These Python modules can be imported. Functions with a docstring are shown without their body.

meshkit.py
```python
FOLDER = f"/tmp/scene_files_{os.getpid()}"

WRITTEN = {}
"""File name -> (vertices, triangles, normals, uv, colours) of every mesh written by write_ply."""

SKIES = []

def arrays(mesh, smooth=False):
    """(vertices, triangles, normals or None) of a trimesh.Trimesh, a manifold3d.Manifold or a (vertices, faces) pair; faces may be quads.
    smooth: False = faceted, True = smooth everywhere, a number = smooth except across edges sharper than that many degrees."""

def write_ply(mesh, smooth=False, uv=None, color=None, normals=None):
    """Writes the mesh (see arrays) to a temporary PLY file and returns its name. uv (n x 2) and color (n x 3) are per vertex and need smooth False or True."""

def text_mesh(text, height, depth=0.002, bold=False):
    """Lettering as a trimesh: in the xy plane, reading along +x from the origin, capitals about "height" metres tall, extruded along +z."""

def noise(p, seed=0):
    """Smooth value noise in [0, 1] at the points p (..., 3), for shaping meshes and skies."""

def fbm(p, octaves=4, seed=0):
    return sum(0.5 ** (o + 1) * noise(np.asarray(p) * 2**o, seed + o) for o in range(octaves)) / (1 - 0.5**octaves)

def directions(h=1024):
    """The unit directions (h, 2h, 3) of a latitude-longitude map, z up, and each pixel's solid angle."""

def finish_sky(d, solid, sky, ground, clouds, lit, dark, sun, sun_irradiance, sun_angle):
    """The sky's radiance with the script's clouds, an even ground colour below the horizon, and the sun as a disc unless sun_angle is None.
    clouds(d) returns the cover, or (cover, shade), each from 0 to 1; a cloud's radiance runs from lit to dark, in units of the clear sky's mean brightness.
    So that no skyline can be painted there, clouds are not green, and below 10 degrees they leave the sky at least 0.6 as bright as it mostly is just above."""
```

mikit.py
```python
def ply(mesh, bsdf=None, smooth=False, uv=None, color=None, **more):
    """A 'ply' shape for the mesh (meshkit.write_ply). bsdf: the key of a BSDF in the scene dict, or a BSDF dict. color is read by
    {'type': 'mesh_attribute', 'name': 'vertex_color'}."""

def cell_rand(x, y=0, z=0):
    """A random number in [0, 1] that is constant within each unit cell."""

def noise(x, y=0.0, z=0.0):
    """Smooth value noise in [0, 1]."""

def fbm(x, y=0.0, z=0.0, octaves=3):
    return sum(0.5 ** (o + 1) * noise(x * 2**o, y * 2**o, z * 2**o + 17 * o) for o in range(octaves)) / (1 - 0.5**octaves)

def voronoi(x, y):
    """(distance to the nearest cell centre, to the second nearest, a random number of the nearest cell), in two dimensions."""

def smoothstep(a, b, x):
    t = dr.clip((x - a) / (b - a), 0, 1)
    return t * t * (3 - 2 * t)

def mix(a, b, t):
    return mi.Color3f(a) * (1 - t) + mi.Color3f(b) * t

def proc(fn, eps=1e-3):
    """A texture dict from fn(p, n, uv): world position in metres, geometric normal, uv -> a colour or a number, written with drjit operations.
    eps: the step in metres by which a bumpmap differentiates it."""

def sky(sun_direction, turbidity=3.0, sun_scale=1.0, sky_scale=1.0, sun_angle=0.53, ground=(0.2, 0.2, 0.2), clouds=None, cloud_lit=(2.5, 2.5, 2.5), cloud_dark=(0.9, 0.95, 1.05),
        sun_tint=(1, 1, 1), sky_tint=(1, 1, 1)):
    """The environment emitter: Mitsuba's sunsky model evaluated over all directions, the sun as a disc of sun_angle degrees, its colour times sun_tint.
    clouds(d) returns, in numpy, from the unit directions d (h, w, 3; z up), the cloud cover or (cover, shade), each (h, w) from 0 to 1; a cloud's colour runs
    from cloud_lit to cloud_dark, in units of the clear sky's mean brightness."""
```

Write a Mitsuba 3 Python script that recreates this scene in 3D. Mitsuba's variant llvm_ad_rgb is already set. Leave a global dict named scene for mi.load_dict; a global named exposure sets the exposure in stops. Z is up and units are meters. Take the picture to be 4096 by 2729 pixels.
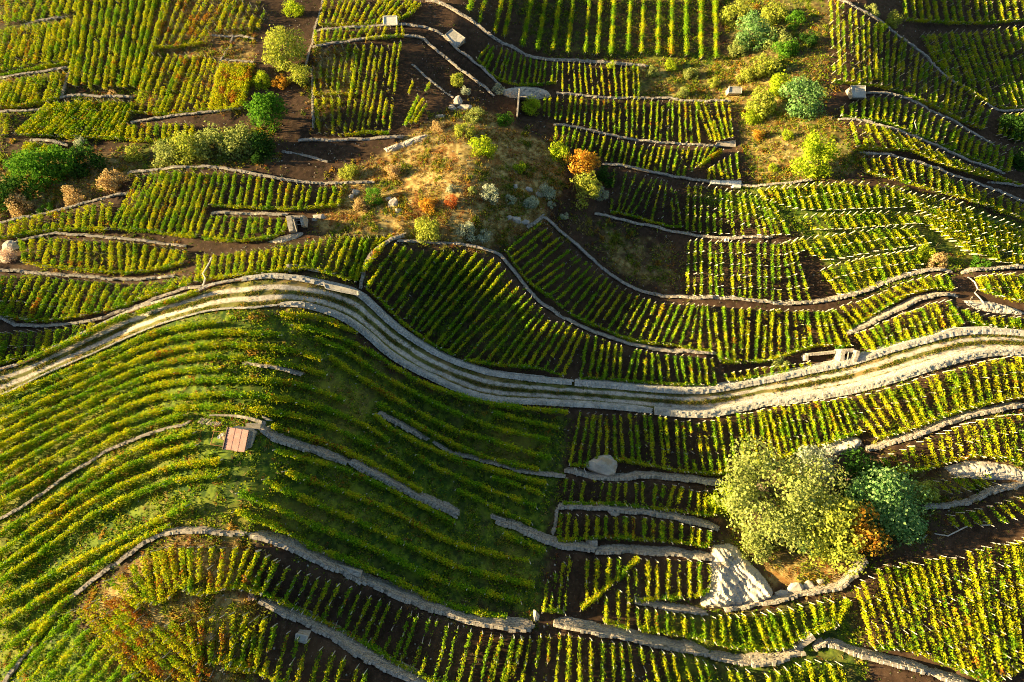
import math, random
import numpy as np
import trimesh
import drjit as dr
import mitsuba as mi
import mikit, meshkit
from scipy.interpolate import PchipInterpolator
from scipy.ndimage import map_coordinates, gaussian_filter
from scipy.spatial import cKDTree

# ---------------------------------------------------------------- camera, sky, exposure
H = 115.0                       # height of the drone above the point of the slope under it
F, CX, CY = 2728.0, 2048.0, 1364.5
T = mi.ScalarTransform4f
exposure = 5.05
SUN = np.array([-1.0, 0.12, 0.16])
scene = {
    'camera': {'type': 'perspective', 'fov': math.degrees(2 * math.atan(2048 / F)), 'fov_axis': 'x', 'near_clip': 1.0, 'far_clip': 1500.0,
               'to_world': T().look_at(origin=[0, 0, H], target=[0, 0, 0], up=[0, 1, 0])},
    'sky': mikit.sky(SUN.tolist(), turbidity=3.0, sun_scale=1.0, sky_scale=0.26, sun_tint=(0.80, 1.0, 1.4)),
}
labels = {}
rng = np.random.default_rng(7)
random.seed(7)

# ---------------------------------------------------------------- helpers: names, labels, entries
_count = {}
def numbered(name):
    k = _count.get(name, 0)
    _count[name] = k + 1
    return name if k == 0 else f'{name}_{k:03d}'

def tag(key, label=None, cat=None, group=None, kind=None):
    d = labels.setdefault(key, {})
    for a, b in (('label', label), ('category', cat), ('group', group), ('kind', kind)):
        if b: d[a] = b

def put(key, mesh, bsdf, smooth=False, **kw):
    scene[key] = mikit.ply(mesh, bsdf, smooth, **kw)
    return key

def part(parent, name, mesh, bsdf, smooth=False, kind=None, **kw):
    key = numbered(parent + '__' + name)
    put(key, mesh, bsdf, smooth, **kw)
    if kind: labels[key] = {'kind': kind}
    return key

# ---------------------------------------------------------------- from the survey sheets (crop pixels) to the photograph's pixels
OFF = {'R1': (0, 0), 'R2': (1000, 0), 'R3': (2000, 0), 'R4': (2996, 0), 'R5': (0, 700), 'R6': (1000, 700), 'R7': (2000, 700), 'R8': (2996, 700),
       'S1': (0, 1300), 'S2': (1000, 1300), 'S3': (2000, 1300), 'S4': (2996, 1300), 'S5': (0, 1929), 'S6': (1000, 1929), 'S7': (2000, 1929), 'S8': (2996, 1929)}
def px(c, pts):
    pts = np.asarray(pts, float).reshape(-1, 2)
    if c == 'D':                                        # the whole picture at 2353 pixels
        return pts * 1.7407
    if c == 'F':
        return pts
    s = 1.12 if c in ('S4', 'S5', 'S6', 'S7', 'S8') else 1.96
    return pts / s + np.array(OFF[c])

# ---------------------------------------------------------------- the lie of the land: level lines of the hillside
SL = 0.6
US = np.arange(0, 2401, 150.0)
LEVELS = [
 [80, 50, 30, 20, 25, 35, 25, 20, 95, 130, 140, 125, 60, 0, 100, 170, 200],
 [180, 155, 150, 140, 120, 95, 85, 120, 210, 220, 230, 225, 160, 130, 190, 260, 300],
 [300, 290, 285, 265, 250, 250, 235, 245, 290, 300, 325, 335, 290, 235, 265, 340, 420],
 [510, 480, 440, 400, 400, 415, 395, 375, 430, 470, 510, 515, 465, 420, 430, 470, 540],
 [640, 630, 625, 600, 565, 545, 520, 520, 590, 680, 705, 705, 700, 670, 625, 605, 605],
 [860, 820, 760, 675, 645, 665, 765, 850, 890, 918, 932, 932, 900, 850, 790, 765, 765],
 [1150, 1080, 1020, 970, 958, 1035, 1125, 1195, 1232, 1260, 1268, 1265, 1225, 1190, 1130, 1085, 1060],
 [1600, 1400, 1285, 1228, 1240, 1305, 1370, 1410, 1435, 1450, 1475, 1485, 1460, 1430, 1400, 1370, 1350],
]
def plane_z(v):                                          # v in picture pixels: height of the mean slope seen at that row
    return H - H / (1 - SL * (CY - v) / F)
LEV = np.array(LEVELS)
US2 = np.concatenate([[-450, -220], US, [2620, 2850]])
def ext(r):
    a1 = r[0] + (r[0] - r[1]) * 1.0; a2 = a1 + (r[0] - r[1]) * 1.0
    b1 = r[-1] + (r[-1] - r[-2]) * 0.8; b2 = b1 + (r[-1] - r[-2]) * 0.6
    return np.concatenate([[a2, a1], r, [b1, b2]])
LEV = np.array([ext(r) for r in LEV])
top = LEV[0] * 0.6 - 230; bot = LEV[-1] * 0.55 + 930
LEV = np.vstack([top, LEV, bot])
ZL = plane_z(np.array([np.mean(r[2:-2]) for r in LEV]) * 1.7407)
GU = np.arange(-450, 2851, 15.0); GV = np.arange(-330, 1951, 15.0)
ZUV = np.empty((len(GV), len(GU)))
LU = np.array([PchipInterpolator(US2, r)(GU) for r in LEV])
for j in range(len(GU)):
    v = LU[:, j].copy()
    for k in range(1, len(v)): v[k] = max(v[k], v[k - 1] + 40)
    p = PchipInterpolator(v, ZL, extrapolate=False)
    z = p(np.clip(GV, v[0], v[-1]))
    z = np.where(GV < v[0], ZL[0] + (GV - v[0]) * (ZL[1] - ZL[0]) / (v[1] - v[0]), z)
    z = np.where(GV > v[-1], ZL[-1] + (GV - v[-1]) * (ZL[-1] - ZL[-2]) / (v[-1] - v[-2]), z)
    ZUV[:, j] = z
ZUV = gaussian_filter(ZUV, 2.2)
_U, _V = np.meshgrid(GU, GV)
for bu, bv, su, sv, bh in [(1090, 400, 120, 95, 4.2), (-170, 730, 120, 105, 8.0), (1430, 600, 170, 130, -4.2), (1020, 740, 150, 130, -4.0), (600, 1000, 230, 280, 3.6), (980, 1090, 190, 230, -4.0), (1250, 60, 170, 90, -3.0), (800, 1420, 170, 90, -2.5), (2080, 190, 170, 90, -2.0)]:   # knoll, spur at the left, hollows
    ZUV += bh * np.exp(-((_U - bu) / su) ** 2 - ((_V - bv) / sv) ** 2)
# world grid
CELL = 0.36
X0, X1, Y0, Y1 = -128.0, 136.0, -58.0, 106.0
GX = np.arange(X0, X1, CELL); GY = np.arange(Y0, Y1, CELL)
XX, YY = np.meshgrid(GX, GY)
ZZ = -SL * YY
for _ in range(25):
    u = (CX + F * XX / (H - ZZ)) / 1.7407; v = (CY - F * YY / (H - ZZ)) / 1.7407
    zn = map_coordinates(ZUV, [(v - GV[0]) / 15.0, (u - GU[0]) / 15.0], order=1, mode='nearest')
    ZZ = 0.5 * ZZ + 0.5 * zn
ZZ = gaussian_filter(ZZ, 3.0)
BASE = ZZ.copy()

def ground(x, y, grid=None):
    g = ZZ if grid is None else grid
    x, y = np.broadcast_arrays(np.asarray(x, float), np.asarray(y, float))
    r = map_coordinates(g, [(y.ravel() - Y0) / CELL, (x.ravel() - X0) / CELL], order=1, mode='nearest').reshape(x.shape)
    return r if x.ndim else float(r)

def w2d(x, y, z):                                        # to the 2353-pixel picture
    return (CX + F * x / (H - z)) / 1.7407, (CY - F * y / (H - z)) / 1.7407

def onto(p, h=0.0):
    """picture pixels -> points of the ground (n x 3) whose top, h metres up, stands there"""
    p = np.asarray(p, float).reshape(-1, 2)
    a = (p[:, 0] - CX) / F; b = -(p[:, 1] - CY) / F
    d = np.full(len(p), H)
    for _ in range(30):
        d = 0.5 * d + 0.5 * (H - ground(a * d, b * d) - h)
    return np.stack([a * d, b * d, ground(a * d, b * d)], 1)

def resample(p, step):
    p = np.asarray(p, float)
    s = np.concatenate([[0], np.cumsum(np.linalg.norm(np.diff(p[:, :2], axis=0), axis=1))])
    n = max(2, int(round(s[-1] / step)) + 1)
    t = np.linspace(0, s[-1], n)
    return np.stack([np.interp(t, s, p[:, k]) for k in range(p.shape[1])], 1)

def smooth_line(p, it=2):
    p = np.asarray(p, float)
    for _ in range(it):                                  # corner cutting, ends kept
        q = [p[0]]
        for a, b in zip(p[:-1], p[1:]):
            q += [0.75 * a + 0.25 * b, 0.25 * a + 0.75 * b]
        p = np.array(q + [p[-1]])
    return p

# ---------------------------------------------------------------- materials
def rgb(*c): return {'type': 'rgb', 'value': list(c)}
def attr(): return {'type': 'mesh_attribute', 'name': 'vertex_color'}

def soil_color(p, n, uv):
    big = mikit.fbm(p.x * 0.12, p.y * 0.12, 0.0, 3)
    fine = mikit.fbm(p.x * 1.7, p.y * 1.7, 3.0, 4)
    grit = mikit.noise(p.x * 7.0, p.y * 7.0, p.z * 7.0)
    soil = mikit.mix((0.030, 0.017, 0.011), (0.085, 0.050, 0.032), mikit.smoothstep(0.25, 0.8, 0.45 * big + 0.55 * fine))
    soil = mikit.mix(soil, (0.21, 0.165, 0.125), mikit.smoothstep(0.80, 0.95, grit) * 0.6)
    green = mikit.mix((0.03, 0.07, 0.008), (0.13, 0.19, 0.015), mikit.smoothstep(0.3, 0.75, fine))
    green = mikit.mix(green, (0.24, 0.21, 0.035), mikit.smoothstep(0.5, 0.8, big) * 0.55)
    dry = mikit.mix((0.20, 0.13, 0.04), (0.42, 0.33, 0.13), mikit.smoothstep(0.3, 0.7, fine))
    dry = mikit.mix(dry, (0.22, 0.085, 0.02), mikit.smoothstep(0.55, 0.75, mikit.fbm(p.x * 0.35, p.y * 0.35, 9.0, 3)) * 0.7)
    c = mikit.mix(soil, green, mikit.smoothstep(0.0, 1.0, uv.x * 1.5 - 0.75 + mikit.fbm(p.x * 0.9, p.y * 0.9, 5.0, 3) * 0.9))
    return mikit.mix(c, dry, mikit.smoothstep(0.0, 1.0, uv.y * 1.5 - 0.75 + mikit.fbm(p.x * 0.6, p.y * 0.6, 1.0, 3) * 0.9))

def track_color(p, n, uv):
    # uv.x across the track from the valley side, 0 to 1
    w = uv.x + (mikit.fbm(p.x * 0.5, p.y * 0.5, 2.0, 3) - 0.5) * 0.10
    fine = mikit.fbm(p.x * 2.3, p.y * 2.3, 3.0, 4)
    grit = mikit.noise(p.x * 9.0, p.y * 9.0, 0.0)
    stone = mikit.mix((0.30, 0.265, 0.23), (0.60, 0.55, 0.49), mikit.smoothstep(0.2, 0.8, 0.6 * fine + 0.4 * grit))
    turf = mikit.mix((0.06, 0.07, 0.018), (0.19, 0.19, 0.05), fine)
    turf = mikit.mix(turf, (0.30, 0.21, 0.09), mikit.smoothstep(0.45, 0.75, mikit.fbm(p.x * 0.25, p.y * 0.25, 7.0, 2)) * 0.7)
    a = mikit.smoothstep(0.12, 0.05, dr.abs(w - 0.34)); b = mikit.smoothstep(0.12, 0.05, dr.abs(w - 0.68))
    rut = dr.maximum(a, b) * mikit.smoothstep(0.15, 0.45, fine + 0.15)
    return mikit.mix(turf, stone, rut)

def stone_color(p, n, uv):
    r = mikit.cell_rand(dr.floor(p.x * 2.3), dr.floor(p.y * 2.3), dr.floor(p.z * 3.5))
    f = mikit.fbm(p.x * 5, p.y * 5, p.z * 5, 3)
    c = mikit.mix((0.22, 0.19, 0.165), (0.46, 0.42, 0.37), r * 0.6 + f * 0.4)
    return mikit.mix(c, (0.10, 0.09, 0.06), mikit.smoothstep(0.62, 0.8, mikit.fbm(p.x * 1.3, p.y * 1.3, p.z * 1.3, 3)) * 0.6)

def pale_stone_color(p, n, uv):
    r = mikit.cell_rand(dr.floor(p.x * 2.1), dr.floor(p.y * 2.1), dr.floor(p.z * 3.1))
    f = mikit.fbm(p.x * 4, p.y * 4, p.z * 4, 3)
    return mikit.mix((0.24, 0.215, 0.19), (0.52, 0.48, 0.43), r * 0.5 + f * 0.5)

def rock_color(p, n, uv):
    f = mikit.fbm(p.x * 1.4, p.y * 1.4, p.z * 3.0, 4)
    g = mikit.fbm(p.x * 6, p.y * 6, p.z * 6, 3)
    c = mikit.mix((0.25, 0.22, 0.20), (0.60, 0.56, 0.51), 0.55 * f + 0.45 * g)
    return mikit.mix(c, (0.36, 0.25, 0.13), mikit.smoothstep(0.6, 0.78, mikit.fbm(p.x * .8, p.y * .8, p.z * .8 + 4, 3)) * 0.6)

def concrete_color(p, n, uv):
    f = mikit.fbm(p.x * 1.1, p.y * 1.1, p.z * 1.1, 4)
    g = mikit.noise(p.x * 11, p.y * 11, p.z * 11)
    c = mikit.mix((0.33, 0.32, 0.30), (0.56, 0.54, 0.51), mikit.smoothstep(0.2, 0.8, f) * 0.8 + g * 0.2)
    return mikit.mix(c, (0.16, 0.15, 0.14), mikit.smoothstep(0.62, 0.75, mikit.fbm(p.x * 3, p.y * 3, p.z * 3 + 8, 3)) * 0.5)

def wood_color(p, n, uv):
    f = mikit.fbm(p.x * 3, p.y * 3, p.z * 3, 3)
    return mikit.mix((0.20, 0.175, 0.15), (0.46, 0.43, 0.39), f)

def diffuse(fn): return {'type': 'twosided', 'bsdf': {'type': 'principled', 'base_color': mikit.proc(fn), 'roughness': 0.9, 'specular': 0.2}}
scene['ground_earth'] = diffuse(soil_color)
scene['track_surface'] = diffuse(track_color)
scene['dry_stone'] = diffuse(stone_color)
scene['pale_stone'] = diffuse(pale_stone_color)
scene['rock_face'] = diffuse(rock_color)
scene['concrete'] = diffuse(concrete_color)
def pale_concrete_color(p, n, uv): return mikit.mix((.50, .49, .47), (.78, .76, .73), mikit.fbm(p.x * 2, p.y * 2, p.z * 2, 4))
def tint(a, b, k=2.5): return lambda p, n, uv: mikit.mix(a, b, mikit.fbm(p.x * k, p.y * k, p.z * k, 4))
scene['pale_concrete'] = diffuse(pale_concrete_color)
scene['red_tin'] = diffuse(tint((.36, .19, .17), (.56, .35, .33), 1.6))
scene['white_tin'] = diffuse(tint((.55, .55, .55), (.80, .80, .79), 1.6))
scene['rusty'] = diffuse(tint((.22, .10, .05), (.50, .26, .12), 3.0))
scene['dark_wood'] = diffuse(tint((.05, .035, .035), (.10, .07, .07), 3.0))
scene['pale_wood'] = diffuse(tint((.48, .45, .41), (.70, .67, .62), 3.0))
scene['grey_wood'] = diffuse(wood_color)
scene['leaf'] = {'type': 'principledthin', 'base_color': attr(), 'roughness': 0.6, 'diff_trans': 0.75, 'spec_trans': 0.0, 'eta': 1.3}
scene['painted'] = {'type': 'twosided', 'bsdf': {'type': 'principled', 'base_color': attr(), 'roughness': 0.7, 'specular': 0.3}}
# ---------------------------------------------------------------- dry stone walls: sheet, line, height, thickness, stone, words
WALLS = [
 ('R1', [(190,195),(330,170),(500,140)], 1.1, .5, 0, 'short low wall between two bright terraces near the upper left corner'),
 ('R1', [(0,620),(300,580),(540,540)], 1.3, .5, 0, 'low stone wall along a shadowed gap, lying left of a long striped field'),
 ('R1', [(480,770),(620,760),(750,765),(1040,770)], 1.4, .6, 0, 'straight stone wall behind a tan bush, below the tallest striped field'),
 ('R1', [(545,540),(515,650),(480,760)], .5, .6, 1, 'short stone wall running downhill beside the corner of a striped field'),
 ('R1', [(0,880),(250,880),(400,850)], 1.2, .5, 0, 'curved low wall beneath a yellow green terrace at the far left'),
 ('R1', [(1030,970),(1300,925),(1650,890),(1880,855)], 1.3, .5, 0, 'rising stone wall with white cap below the autumn yellow terrace'),
 ('R1', [(1320,-10),(1250,200),(1190,410)], .4, .35, 1, 'thin boundary wall between the green and the rusty striped field'),
 ('R1', [(1830,290),(1780,400),(1720,480),(1670,700),(1650,890)], .4, .4, 1, 'thin boundary wall dividing rusty rows from a fuzzy yellow plot'),
 ('R1', [(1640,280),(1810,295),(1900,285),(1990,310)], .8, .45, 1, 'white topped wall above the small fuzzy yellow plot'),
 ('R1', [(1730,480),(1860,485),(1980,495)], .8, .45, 0, 'short white wall across the small fuzzy yellow plot'),
 ('R1', [(240,1100),(380,1110),(520,1140)], 1.4, .6, 0, 'stone wall above a tiny plot of seven short rows'),
 ('R2', [(575,-10),(510,220),(480,370),(440,510)], .4, .5, 1, 'boundary wall running downhill behind a round green bush'),
 ('R2', [(480,540),(488,770),(492,1000)], .4, .5, 1, 'straight boundary wall running downhill left of rust red vines'),
 ('R2', [(520,250),(700,235),(900,220),(1100,205),(1250,205),(1430,230),(1530,300),(1620,390),(1760,490),(1960,670)], 1.2, .6, 0, 'long bent wall passing a grey slab roof'),
 ('R2', [(490,375),(650,352),(850,325),(1050,305),(1200,292),(1340,300),(1420,370),(1480,420),(1650,560),(1800,660),(1900,750)], 1.3, .6, 0, 'long bent wall above the rust red vines and bare plot'),
 ('R2', [(1380,5),(1480,30),(1560,70),(1780,205),(1880,290),(2156,430),(2230,470),(2600,492),(3050,518),(3110,525)], 1.5, .9, 0, 'long broken wall below the big dark field of wide rows'),
 ('R2', [(1270,510),(1420,640),(1590,770)], .8, .4, 0, 'thin straight wall slanting down the bare brown plot'),
 ('R2', [(380,1110),(600,1105),(900,1100),(1080,1090),(1200,1075)], 1.4, .7, 0, 'stone wall at the lower end of the bare brown plot'),
 ('R2', [(250,1190),(330,1200),(450,1230),(600,1270)], 1.0, .5, 1, 'short slanting pale wall above a small tangled plot'),
 ('R1', [(1000,1360),(1300,1330),(1600,1312),(1720,1318),(1960,1362),(2260,1420),(2480,1440),(2700,1440),(2920,1430)], 1.4, .6, 0, 'arching stone wall above the large block of dark green rows'),
 ('R3', [(440,735),(600,755),(780,775),(1000,775),(1350,780),(1420,800),(1800,795)], 1.3, .5, 0, 'white capped wall crossing below the rough green patch'),
 ('R3', [(420,975),(600,1010),(780,1050),(1010,1095),(1200,1125),(1500,1140),(1690,1150)], 1.4, .5, 0, 'long white capped wall ending at a small stone ramp'),
 ('R3', [(800,1290),(920,1300),(1050,1325),(1300,1380),(1660,1440),(1900,1465),(2050,1462),(2200,1447),(2430,1420)], 1.4, .5, 0, 'long thin wall passing the white corrugated roof'),
 ('R7', [(740,310),(860,330),(1000,370),(1200,410),(1450,470),(1750,500),(2120,490)], 1.3, .5, 0, 'thin pale wall across the dark field dotted with white stakes'),
 ('R7', [(340,330),(470,450),(600,560),(760,700),(860,785),(1000,870),(1160,935),(1300,958),(1500,965),(1600,966),(1850,975),(2156,1008),(2190,1010),(2380,1018),(2650,975),(2830,925),(3030,845),(3180,790),(3350,750),(3510,757)], 1.8, .55, 0, 'longest pale wall sweeping below the staked field towards the right'),
 ('R7', [(215,415),(275,375),(340,330)], .6, .8, 1, 'short stub of wall at the pointed corner of the dark terraces'),
 ('R6', [(860,900),(895,800),(910,700),(970,610),(1080,530),(1210,475)], 2.2, .8, 0, 'broad curved wall of grey rubble at the end of sunny rows'),
 ('R6', [(1160,520),(1340,532),(1640,545),(1800,572),(1930,610),(2000,680),(2080,780),(2180,900),(2270,1010),(2370,1070),(2460,1130),(2610,1200),(2760,1260),(2900,1310),(3060,1350),(3240,1380),(3460,1386),(3640,1405)], 1.5, .5, 0, 'long white edged wall curving round the dark fan of rows'),
 ('R8', [(780,1250),(870,1205),(1000,1140),(1200,1040),(1350,965),(1550,935),(1600,950)], 1.6, .6, 0, 'sunlit wall climbing between two bright terraces above the track'),
 ('R8', [(1660,765),(1900,738),(2200,732)], 1.4, .6, 0, 'pale wall above the short terrace at the right edge'),
 ('S3', [(505,1140),(590,1160),(680,1185),(930,1212),(1120,1178),(1400,1210),(1600,1238),(1750,1252)], 1.6, .7, 0, 'stone wall with a pale boulder leaning on it'),
 ('S3', [(455,1435),(560,1427),(650,1430),(820,1442),(1000,1455),(1250,1482),(1600,1560),(1700,1600)], 1.5, .7, 0, 'stone wall squared off at its left end above the short rows'),
 ('S3', [(455,1435),(440,1560),(420,1640)], .5, .45, 1, 'thin upright wall closing the left end of the short rows'),
 ('S2', [(60,790),(230,905),(330,940),(450,970),(600,1030),(760,1085)], 1.3, .7, 0, 'rough tumbled wall leading away from the red roofed hut'),
 ('S2', [(790,1070),(900,1125),(1000,1185),(1200,1290),(1400,1385),(1620,1490)], 1.7, 1.1, 1, 'broad paved wall of pale flat slabs on the dark grassy slope'),
 ('S7', [(-20,175),(50,195),(120,222),(200,258),(250,278),(420,305)], 1.5, .8, 0, 'pale stone wall joining the paved wall to the little stair'),
 ('S7', [(425,318),(500,306),(600,305),(760,318),(960,342)], 1.5, .6, 0, 'stone wall from the little stair to the pale cliff'),
 ('S6', [(-10,240),(60,245),(120,262),(200,300),(350,372),(490,432),(600,482),(750,542),(900,592),(980,612),(1100,640),(1260,655)], 1.9, .8, 0, 'wide rubble wall with white stones crossing the lower slope'),
 ('S5', [(30,900),(60,855),(110,780),(180,690),(270,570),(400,450),(560,340),(640,285),(700,245),(760,224),(850,220),(950,228),(1100,234)], 1.9, .6, 1, 'bright curved wall around the orange vines at the lower left'),
 ('S6', [(40,530),(150,572),(270,632),(400,702),(480,762),(600,822),(780,900)], 1.7, .7, 0, 'grey rubble wall slanting down beneath the dark lower rows'),
 ('S7', [(240,632),(450,672),(650,712),(800,742),(930,770)], 1.7, .6, 0, 'straight wall with a bright lower edge below yellow vines'),
 ('S7', [(940,785),(1080,803),(1240,805)], 1.2, .5, 0, 'low wall continuing towards the sunlit stone steps'),
 ('S7', [(600,535),(680,548),(760,562),(920,590)], 1.0, .45, 0, 'thin wall ending at the foot of the pale cliff'),
 ('S8', [(0,805),(60,800),(120,795),(230,768)], 1.8, .7, 1, 'sunlit pale wall left of its steps'),
 ('S8', [(290,745),(335,718)], 1.8, .6, 1, 'short sunlit wall end right of the steps'),
 ('S8', [(345,722),(500,772),(640,805),(800,855),(990,915)], 1.5, .7, 0, 'shaded wall below the big block of rows at the lower right'),
 ('S8', [(410,468),(465,408),(520,352)], 1.2, .8, 1, 'bright straight wall beside the orange grass under the trees'),
 ('S8', [(-110,572),(0,553),(150,525),(280,492),(410,468)], .9, .6, 1, 'low pale wall along the foot of the rocks'),
 ('S4', [(525,560),(620,535),(700,510),(820,465),(900,430),(1050,388),(1240,362)], 1.9, .7, 1, 'sunlit wall with bright stones rising to the right edge'),
 ('S4', [(780,822),(900,812),(1000,790),(1100,745),(1240,708)], 1.2, .6, 1, 'crumbling wall on the bare bank behind the trees'),
 ('S2', [(-60,300),(0,305),(140,330),(280,350),(400,390)], .7, .5, 1, 'low row of white stones on the sunny grassy slope'),
 ('S2', [(1000,695),(1100,735),(1200,800),(1300,860),(1390,905)], .9, .6, 0, 'short pale wall among the dark rows under the track'),
 ('S2', [(1430,920),(1500,960),(1600,1020),(1800,1060),(2156,1160),(2180,1165),(2400,1185),(2465,1190)], .8, .35, 0, 'faint low wall running on through the dark grassy rows'),
 ('S1', [(0,1530),(200,1420),(400,1275),(640,1110),(900,960),(1200,850),(1480,770)], .9, .4, 1, 'long narrow wall climbing through the brightest slope to the hut'),
 ('R5', [(-20,385),(150,350),(300,322),(560,258),(800,190),(1000,150)], 1.2, .5, 0, 'pale wall above a sloping strip of separate short rows'),
 ('R5', [(110,540),(250,500),(380,468),(450,463),(600,473),(900,500),(1200,530),(1450,560)], 1.3, .45, 1, 'sunlit wall along the terrace path at the left'),
 ('R5', [(-20,748),(200,762),(500,790),(800,810),(880,822),(1240,818),(1350,800)], 1.4, .5, 1, 'pale wall below a terrace of clumped vines at the left'),
 ('R5', [(-20,1112),(60,1145),(130,1190),(350,1190),(600,1168),(800,1122),(1000,1052),(1100,1020),(1400,905),(1570,880)], 1.3, .5, 1, 'curving wall above the lowest terrace left of the track'),
 ('R5', [(1660,312),(1720,298),(1900,302),(2156,312),(2240,318)], 1.3, .6, 1, 'short stone wall above a small terrace beside the ruin'),
 ('R4', [(700,-5),(860,88),(1060,205),(1180,315),(1360,430),(1480,560),(1650,690),(1800,780),(1920,870),(1990,885),(2200,860)], 1.4, .5, 0, 'long wall slanting down between two dark staked fields'),
 ('R4', [(920,735),(1050,735),(1200,770),(1330,820),(1450,890),(1600,960),(1750,1060),(1900,1130)], 1.2, .45, 0, 'thin pale wall starting beside the square grey roof'),
 ('R4', [(700,938),(850,942),(1100,1010),(1200,1048),(1330,1092),(1500,1170),(1650,1240),(1800,1300),(2000,1360)], 1.2, .45, 0, 'thin pale wall above the yellow rows at the upper right'),
 ('R4', [(870,1192),(1000,1213),(1080,1215),(1150,1232),(1350,1290),(1500,1340),(1650,1400),(1800,1452),(2000,1530),(2200,1620)], 1.3, .5, 0, 'pale wall below the yellow rows at the upper right'),
 ('R4', [(1880,1430),(2000,1445),(2200,1475)], 1.0, .4, 0, 'short wall near the right edge below two leafy strips'),
]
# the track's two edges, valley side and hill side
EDGE_UP = np.vstack([px('R5', [(-400,1640),(-200,1590),(0,1530),(200,1480),(400,1380),(600,1280),(800,1180),(1050,1065),(1300,985),(1550,925),(1650,872),(1850,832),(2050,808)]),
    px('R6', [(150,800),(300,808),(420,825),(560,855),(700,882),(850,935),(940,1010),(1050,1120),(1170,1220),(1300,1310),(1450,1400),(1600,1470),(1750,1520),(1880,1560)]),
    px('S3', [(120,412),(340,440),(700,465),(1000,490),(1330,518),(1600,520),(1800,490),(2000,450),(2156,420)]),
    px('R8', [(350,1562),(500,1530),(800,1470),(1000,1400),(1200,1340),(1400,1290),(1600,1235),(1900,1225),(2156,1250),(2400,1290),(2600,1330)])])
EDGE_LO = np.vstack([px('S1', [(-400,690),(-200,640),(0,557),(160,490),(330,405),(560,300),(800,200),(1000,102),(1250,0),(1450,-60),(1650,-110),(1850,-130)]),
    px('R6', [(0,1050),(250,1022),(400,1022),(560,1060),(700,1112),(820,1180),(940,1270),(1060,1390),(1200,1480),(1330,1550)]),
    px('S2', [(1450,430),(1600,500),(1800,570),(2000,600),(2156,606)]),
    px('S3', [(350,612),(500,622),(800,637),(1100,667),(1300,687),(1530,706),(1700,690),(1900,650),(2100,602)]),
    px('S4', [(140,345),(300,320),(450,295),(520,275),(650,240),(800,190),(950,145),(1100,122),(1232,124),(1400,150),(1520,175)])])
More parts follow.
